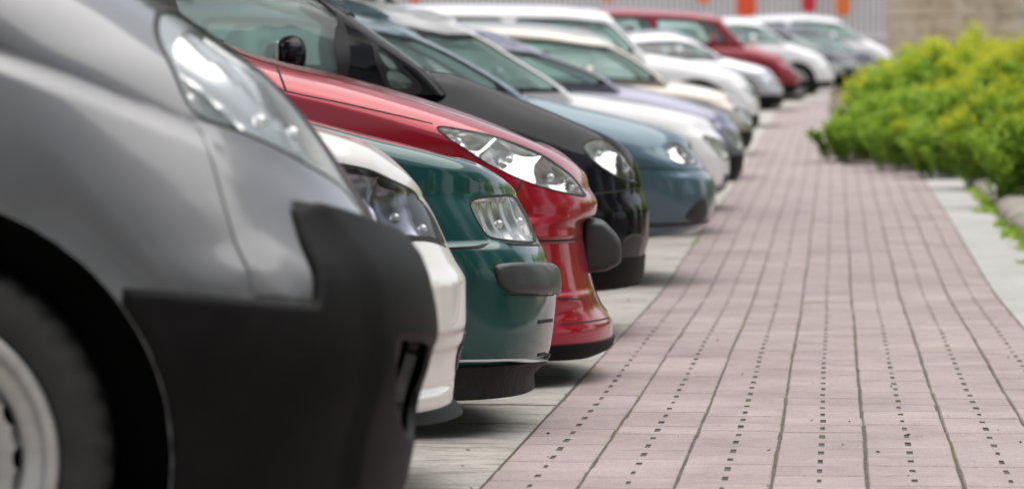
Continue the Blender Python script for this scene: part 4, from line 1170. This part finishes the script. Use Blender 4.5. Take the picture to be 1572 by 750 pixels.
def shrub_meshes(seed, flower):
    r = np.random.default_rng(seed); LP, LD, LL, LW, LT = [], [], [], [], []; FP, FD, FL, FT = [], [], [], []; SV, SF = [], []
    ns = 46
    for k in range(ns):
        a = r.uniform(0, 2*math.pi); rad = math.sqrt(r.uniform(0, 1))*.75
        lean = rad*.9+r.uniform(-.1, .1); h = (1.0-.42*(rad/.75)**2)*r.uniform(.72, 1.05)
        b0 = np.array([math.cos(a)*rad*.55, math.sin(a)*rad*.55, 0]); tp = np.array([math.cos(a)*(rad*.55+lean*.55), math.sin(a)*(rad*.55+lean*.55), h])
        pts = [b0*(1-t)+tp*t+np.array([0, 0, .10*math.sin(t*math.pi)]) for t in np.linspace(0, 1, 5)]
        v, f = tube(pts, .009, .004); o = len(SV); SV += v; SF += [tuple(i+o for i in q) for q in f]
        nl = 95; shade = r.uniform(-.22, .25)
        t = r.uniform(.08, 1, nl)**.8
        base = b0*(1-t)[:, None]+tp*t[:, None]; base[:, 2] += .10*np.sin(t*math.pi)
        ang = r.uniform(0, 2*math.pi, nl); out = np.stack([np.cos(ang), np.sin(ang), r.uniform(.0, .9, nl)], 1)
        LP.append(base+r.normal(size=(nl, 3))*.025); LD.append(unit(out)); LL.append(r.uniform(.07, .17, nl)); LW.append(r.uniform(.025, .055, nl))
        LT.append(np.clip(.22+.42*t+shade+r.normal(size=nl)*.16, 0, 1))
        if r.uniform() < flower:
            nf = 110; ff = r.normal(size=(nf, 3))*np.array([.07, .07, .045]); FP.append(tp+ff+np.array([0, 0, .05])); FD.append(unit(r.normal(size=(nf, 3))+np.array([0, 0, .8]))); FL.append(r.uniform(.025, .05, nf)); FT.append(np.clip(.5+r.normal(size=nf)*.28, 0, 1))
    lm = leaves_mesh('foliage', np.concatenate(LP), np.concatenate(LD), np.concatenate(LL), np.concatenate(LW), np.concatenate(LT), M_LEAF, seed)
    fm = leaves_mesh('blossom', np.concatenate(FP), np.concatenate(FD), np.concatenate(FL), np.concatenate(FL)*.8, np.concatenate(FT), M_FLOWER, seed) if FP else None
    sm_ = bpy.data.meshes.new('stem'); sm_.from_pydata([tuple(v) for v in SV], [], SF); sm_.materials.append(M_STEM); sm_.update()
    return lm, fm, sm_
SH = [shrub_meshes(1, .0), shrub_meshes(2, .32), shrub_meshes(3, .7), shrub_meshes(4, .1)]
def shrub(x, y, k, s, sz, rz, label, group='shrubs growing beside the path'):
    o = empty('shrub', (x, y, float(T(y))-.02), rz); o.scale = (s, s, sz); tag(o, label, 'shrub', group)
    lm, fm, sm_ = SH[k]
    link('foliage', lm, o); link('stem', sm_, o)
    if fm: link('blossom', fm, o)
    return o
# (photo x of the middle, distance, kind, spread, height, label)
for i, (px, y, k, s, h, lab) in enumerate([
    (1303, 39.5, 0, .50, .52, 'low leafy green shrub leaning out over the narrowed path'),
    (1345, 42.0, 3, .62, .82, 'plain green shrub at the left end of the planting, second from the path'),
    (1358, 40.2, 0, .62, .74, 'dark green leafy shrub low in the front of the planting'),
    (1392, 43.5, 3, .78, 1.0, 'tall green shrub in front of the corner of the stone wall'),
    (1418, 39.0, 0, .66, .84, 'mid green shrub at the front edge above the end of the pale strip'),
    (1432, 44.5, 1, .95, 1.06, 'green shrub with a few yellow heads behind the front edge'),
    (1466, 45.5, 2, .95, 1.22, 'tallest yellow flowering shrub against the stone wall'),
    (1492, 36.6, 3, .66, .86, 'green shrub with scattered yellow heads low above the kerb'),
    (1515, 43.0, 2, .95, 1.05, 'yellow flowering shrub right of the tallest one'),
    (1545, 40.0, 1, .85, 1.0, 'yellow and green shrub near the right edge above the kerb'),
    (1575, 33.0, 3, .62, .80, 'green shrub cut by the right edge of the picture, nearest to the viewer'),
    (1566, 44.5, 2, 1.0, 1.2, 'yellow flowering shrub at the upper right corner of the planting'),
    (1610, 41.0, 2, .95, 1.3, 'yellow flowering shrub mostly outside the right edge'),
    (1445, 35.7, 0, .50, .60, 'low green shrub just above the end of the pale strip'),
    (1530, 33.4, 1, .60, .78, 'low shrub with yellow tips leaning over the stone edging'),
    (1378, 37.3, 3, .50, .60, 'small bright green shrub at the foot of the planting, above the pavers'),
    (1585, 29.5, 0, .62, .78, 'green shrub at the far right edge beside the stone edging'),
    (1395, 46.5, 1, .95, 1.0, 'shrub with sparse yellow heads at the back below the wall')]):
    X, _ = pix(px, 200, y)
    shrub(X, y, k, s, h, i*1.3, lab)
for i in range(9):
    y = 4.0+i*3.6; shrub(max(2.5, .055*y+1.35)+.5*(i % 2), y, (2, 1, 3)[i % 3], 1.0, 1.5+.2*(i % 3), i*2.1, 'flowering shrub further along the planting, beyond the right edge', 'shrubs beside the path outside the picture')
# low weathered kerb between strip and bed
M_STONE = mat('weathered_kerb', (.30, .27, .23), .92, vary=.4, vscale=3.5, bump=.9, bscale=22)
er = empty('kerb', (PX1+.37, 20, float(T(20)))); tag(er, 'low weathered stone kerb between the pale strip and the shrubs', 'kerb')
y = 14.0; k = 0
while y < 37.4:
    ln = .98; r_ = np.random.default_rng(300+k); V = []; F = []
    prof = [(0, -.03), (.005, .045), (.03, .075), (.10, .095), (.22, .10), (.33, .075), (.37, -.02)]
    for j in range(7):
        yy = y+ln*j/6-20; g_ = float(T(y+ln*j/6))-float(T(20)); sh_ = .02*math.sin((y+ln*j/6)*1.1)
        for (px_, pz_) in prof: V.append((px_+sh_+r_.normal()*.006, yy, g_+pz_+r_.normal()*.005))
    for j in range(6):
        for i in range(6): F.append((j*7+i, j*7+i+1, (j+1)*7+i+1, (j+1)*7+i))
    F += [tuple(range(7))[::-1], tuple(range(42, 49))]
    mk('kerb_stone', V, F, M_STONE, er); y += 1.0; k += 1
# weeds: small tufts in the joints
def tuft_mesh(seed, n=26, h=.05, spread=.018):
    r = np.random.default_rng(seed); P = np.stack([r.normal(size=n)*spread, r.normal(size=n)*spread*1.4, np.zeros(n)], 1)
    D = unit(np.stack([r.normal(size=n)*.7, r.normal(size=n)*.7, np.ones(n)], 1))
    return leaves_mesh('weed_leaves', P, D, r.uniform(.5, 1.2, n)*h, np.full(n, .012), np.clip(.8+r.normal(size=n)*.15, 0, 1), M_LEAF, seed)
TM = [tuft_mesh(k) for k in range(4)]
def weed(x, y, s, lab, k=0):
    o = link('weed', TM[k % 4], None, (x, y, float(T(y))-.004)); o.scale = (s, s, s); o.rotation_euler = (0, 0, k*1.9); tag(o, lab, 'weed', 'weeds in the joints')
def gpt(px, py):          # photo pixel -> ground
    y = 14.
    for _ in range(60):
        X, Z = pix(px, py, y); y = .7*y+.3*y*(CAMH-float(T(y)))/(CAMH-Z)
    return pix(px, py, y)[0], y
for k, (px, py, s, lab) in enumerate([(906, 574, .42, 'tiny bright weed at the pavement edge below the red bumper'), (928, 441, 1.1, 'small weed under the black bumper'),
        (1568, 383, 1.1, 'weed at the outer edge of the pale strip, lower of the clump'), (1571, 404, 1.0, 'weed on the pale strip at the right edge of the picture'), (1552, 364, 1.6, 'larger weed clump beside the stone edging'),
        (1534, 348, 1.7, 'spreading weed along the pale strip halfway up'), (1512, 327, 1.8, 'weed beside the strip just below the shrubs'), (1070, 372, .8, 'faint weed on the joint below the blue car')]):
    X, Y = gpt(px, py); weed(X, Y, s*.8, lab, k)
_r = np.random.default_rng(77); VP, VD, VL, VT = [], [], [], []
for k in range(70):          # patchy green along the foot of the kerb
    y_ = 15+22*_r.uniform()**.8; n_ = int(_r.integers(6, 22)); c_ = np.array([PX1+.355+_r.normal()*.02, y_, float(T(y_))])
    VP.append(c_+_r.normal(size=(n_, 3))*np.array([.03, .10, .004])); VD.append(unit(np.stack([_r.normal(size=n_)*.8, _r.normal(size=n_)*.8, np.ones(n_)], 1))); VL.append(_r.uniform(.03, .08, n_)); VT.append(np.clip(.75+_r.normal(size=n_)*.2, 0, 1))
VL = np.concatenate(VL)
tag(link('verge_growth', leaves_mesh('verge_growth', np.concatenate(VP), np.concatenate(VD), VL, VL*.35, np.concatenate(VT), M_LEAF, 5)), 'patchy low weeds growing along the foot of the kerb', 'weeds', kind='stuff')

_n = 110; _yy = 9.5+14*_r.uniform(size=_n)**1.3; _xx = _r.uniform(-1.9, .75, _n)
_P = np.stack([_xx, _yy, np.array([float(T(v)) for v in _yy])+.002], 1); _D = unit(np.stack([_r.normal(size=_n), _r.normal(size=_n), np.abs(_r.normal(size=_n))*.25], 1))
tag(link('leaf_litter', leaves_mesh('leaf_litter', _P, _D, _r.uniform(.006, .020, _n), _r.uniform(.004, .010, _n), _r.uniform(0, 1, _n),
    tmat('litter', lambda n, b, g: b_leaf(n, b, g, [(0, (.05, .035, .022)), (.6, (.16, .11, .06)), (1, (.45, .42, .36))])), 9)), 'small crumbs of leaf and grit scattered over the paving', 'litter', kind='stuff')

# ================================================================== wall, fence, banners at the far end
def b_wall(n, b, g):
    pos = g.outputs['Position']; at = n.nodes.new('ShaderNodeObjectInfo')
    c = ramp(n, noise(n, pos, 1.1, 7, .7), [(.3, (.42, .32, .20)), (.5, (.55, .46, .34)), (.72, (.62, .57, .48))])
    c = mixc(n, .35, c, ramp(n, at.outputs['Random'], [(0, (.75, .70, .64)), (.6, (1, 1, 1)), (1, (1.15, 1.15, 1.15))]), 'MULTIPLY')
    n.links.new(c, b.inputs['Base Color']); b.inputs['Roughness'].default_value = .9
    bumpn(n, b, noise(n, pos, 14, 6, .7), .8, .03)
M_WALL = tmat('rubble_stone', b_wall)
M_MORTAR = mat('mortar', (.50, .43, .34), .95, vary=.2, vscale=3)
WY = 92.0
wx0, _ = pix(1362, 60, WY)
wl = empty('stone_wall', (wx0, WY, float(T(WY)))); tag(wl, 'pale brown rubble stone wall behind the shrubs', 'wall')
box('mortar_core', M_MORTAR, wl, (4.0, .30, 2.2), (7.98, .5, 4.4))
bz = .0; row = 0
while bz < 4.4:
    hh = rng.uniform(.26, .40); bx_ = 0.0
    while bx_ < 7.9:
        ww_ = rng.uniform(.35, .8); ww_ = min(ww_, 8.0-bx_)
        if ww_ > .1:
            bm = bmesh.new(); bmesh.ops.create_cube(bm, size=1); bmesh.ops.bevel(bm, geom=list(bm.edges), offset=.04, segments=1, affect='EDGES')
            for v in bm.verts: v.co = Vector((v.co.x*(ww_-.012), v.co.y*.22, v.co.z*(hh-.012)))+Vector(rng.normal(size=3)*.008)
            me = bpy.data.meshes.new('stone'); bm.to_mesh(me); bm.free(); me.materials.append(M_WALL)
            link('stone', me, wl, (bx_+ww_/2, rng.uniform(-.02, .02), bz+hh/2))
        bx_ += ww_
    bz += hh; row += 1
M_RAIL = mat('white_railing', (.75, .74, .75), .5, vary=.08)
FY = 96.0
fx0, _ = pix(560, 0, FY); fz = float(T(FY))
fe = empty('railing_fence', (fx0, FY, fz)); tag(fe, 'white railing fence with close upright bars behind the farthest cars', 'fence')
flen = wx0+.4-fx0
box('low_wall', mat('render_wall', (.55, .53, .53), .9, vary=.12), fe, (flen/2, 0, .55), (flen, .25, 1.1))
for zz in (1.25, 3.1): box('rail', M_RAIL, fe, (flen/2, 0, zz), (flen, .05, .07))
bar = None; xx = .1
while xx < flen:
    if bar is None: bar = box('bar', M_RAIL, fe, (0, 0, 0), (.05, .04, 1.9), loc=(xx, 0, 2.15))
    else:
        o = bar.copy(); COL.objects.link(o); o.parent = fe; o.location.x = xx
    xx += .145
M_BAN = [mat('banner_vermilion', (.72, .10, .035), .8), mat('banner_red', (.58, .03, .045), .8), mat('banner_orange', (.78, .20, .05), .8)]
def banner(px, wpx, ybot, m, lab):
    s_ = FPX/(FY-.3); X, Zb = pix(px, ybot, FY-.3); w = wpx/s_; H = 1.6
    V = []; F = []; nx, nz_ = 8, 10
    for side in (0, 1):
        for j in range(nz_+1):
            for i in range(nx+1):
                u = i/nx-.5; t = j/nz_
                z = H*t+(.10*(1-t)**3*(2*u)**2*1.0)
                V.append((u*w*(1+.10*(1-t)), -.03+.03*math.cos(u*9)+.02*side, z))
    k = (nx+1)*(nz_+1)
    for side in (0, 1):
        for j in range(nz_):
            for i in range(nx):
                q = [side*k+j*(nx+1)+i, side*k+j*(nx+1)+i+1, side*k+(j+1)*(nx+1)+i+1, side*k+(j+1)*(nx+1)+i]; F.append(tuple(q if side == 0 else q[::-1]))
    o = mk('banner', V, F, m, None, loc=(X, FY-.3, Zb)); tag(o, lab, 'banner', 'banners hanging on the fence')
banner(1146, 27, 28, M_BAN[0], 'vermilion cloth strip hanging on the fence right of the red van roof')
banner(1242, 19, 20, M_BAN[1], 'crimson cloth strip hanging on the fence, middle of the right three')
banner(1294, 20, 25, M_BAN[2], 'orange cloth strip hanging on the fence next to the stone wall')
banner(934, 16, 4, M_BAN[2], 'orange cloth strip above the left end of the red van roof')
banner(1080, 18, 6, M_BAN[2], 'orange cloth strip above the right end of the red van roof')
banner(636, 16, 5, M_BAN[0], 'orange cloth strip at the top, above the white cars')
# building behind the fence
hb = empty('grey_building', (fx0-4, 112, 1.4)); tag(hb, 'pale grey building seen between the fence bars', 'building')
box('wall', mat('lilac_render', (.42, .40, .42), .9, vary=.12, vscale=.5), hb, (24, 4, 5), (48, 8, 10))
for k in range(8):
    w_ = box('window', mat('white_frame', (.7, .7, .7), .5), hb, (4+k*5.6, -.02, 4.2), (1.5, .14, 1.9)); box('pane', M_DARK, w_, (4+k*5.6, -.08, 4.2), (1.3, .06, 1.7))

# ================================================================== unseen trees added to darken reflections in the cars, behind and beside the viewer
def tree_meshes(seed):
    r = np.random.default_rng(seed); SV, SF = [], []
    def add(pts, a, b, seg=8):
        v, f = tube(pts, a, b, seg); o = len(SV); SV.extend(v); SF.extend([tuple(i+o for i in q) for q in f])
    add([(0, 0, 0), (.05, .03, 1.2), (-.03, .06, 2.4), (.06, 0, 4.2), (0, .05, 6.0)], .20, .06)
    P, D, L, TT = [], [], [], []
    for k in range(34):
        a = r.uniform(0, 6.28); h = r.uniform(1.7, 6.2); ln = (2.5-abs(h-3.6)*.45)*r.uniform(.7, 1.1)
        e = np.array([math.cos(a)*ln, math.sin(a)*ln, h+ln*.45]); b0 = np.array([0, 0, h*.85])
        add([b0, (b0+e)/2+np.array([0, 0, .15]), e], .055, .012, 5)
        n = 130; t = r.uniform(.3, 1.1, n); c = b0*(1-t)[:, None]+e*t[:, None]+r.normal(size=(n, 3))*.38
        P.append(c); D.append(unit(r.normal(size=(n, 3)))); L.append(r.uniform(.16, .34, n)); TT.append(np.clip(.5+r.normal(size=n)*.2+r.uniform(-.2, .2), 0, 1))
    P = np.concatenate(P); L = np.concatenate(L)
    lm = leaves_mesh('crown', P, np.concatenate(D), L, L*.55, np.concatenate(TT), M_TREE, seed)
    tm = bpy.data.meshes.new('trunk'); tm.from_pydata([tuple(map(float, v)) for v in SV], [], SF); tm.materials.append(M_BARK); tm.update()
    return lm, tm
TR = [tree_meshes(21), tree_meshes(22)]
for i, (x, y, s) in enumerate([(-13, -9, 1.2), (-8.5, -10, 1.1), (-4, -9, 1.25), (0.5, -10.5, 1.15), (5, -9, 1.2), (9, -6, 1.2), (10.5, -1, 1.1), (10, 5, 1.2), (11, 11, 1.1), (10.5, 17, 1.2), (12, 23, 1.2), (-5.6, 7.5, 1.15), (-5.4, 13.5, 1.2), (-4.7, 20.5, 1.3), (-4.5, 25.5, 1.4), (-4.9, 31, 1.35)]):
    o = empty('tree', (x, y, 0), i*1.1); o.scale = (s, s, s); tag(o, 'unseen leafy tree added to darken the reflections in the car paint', 'tree', 'unseen trees added for reflections')
    link('crown', TR[i % 2][0], o); link('trunk', TR[i % 2][1], o)
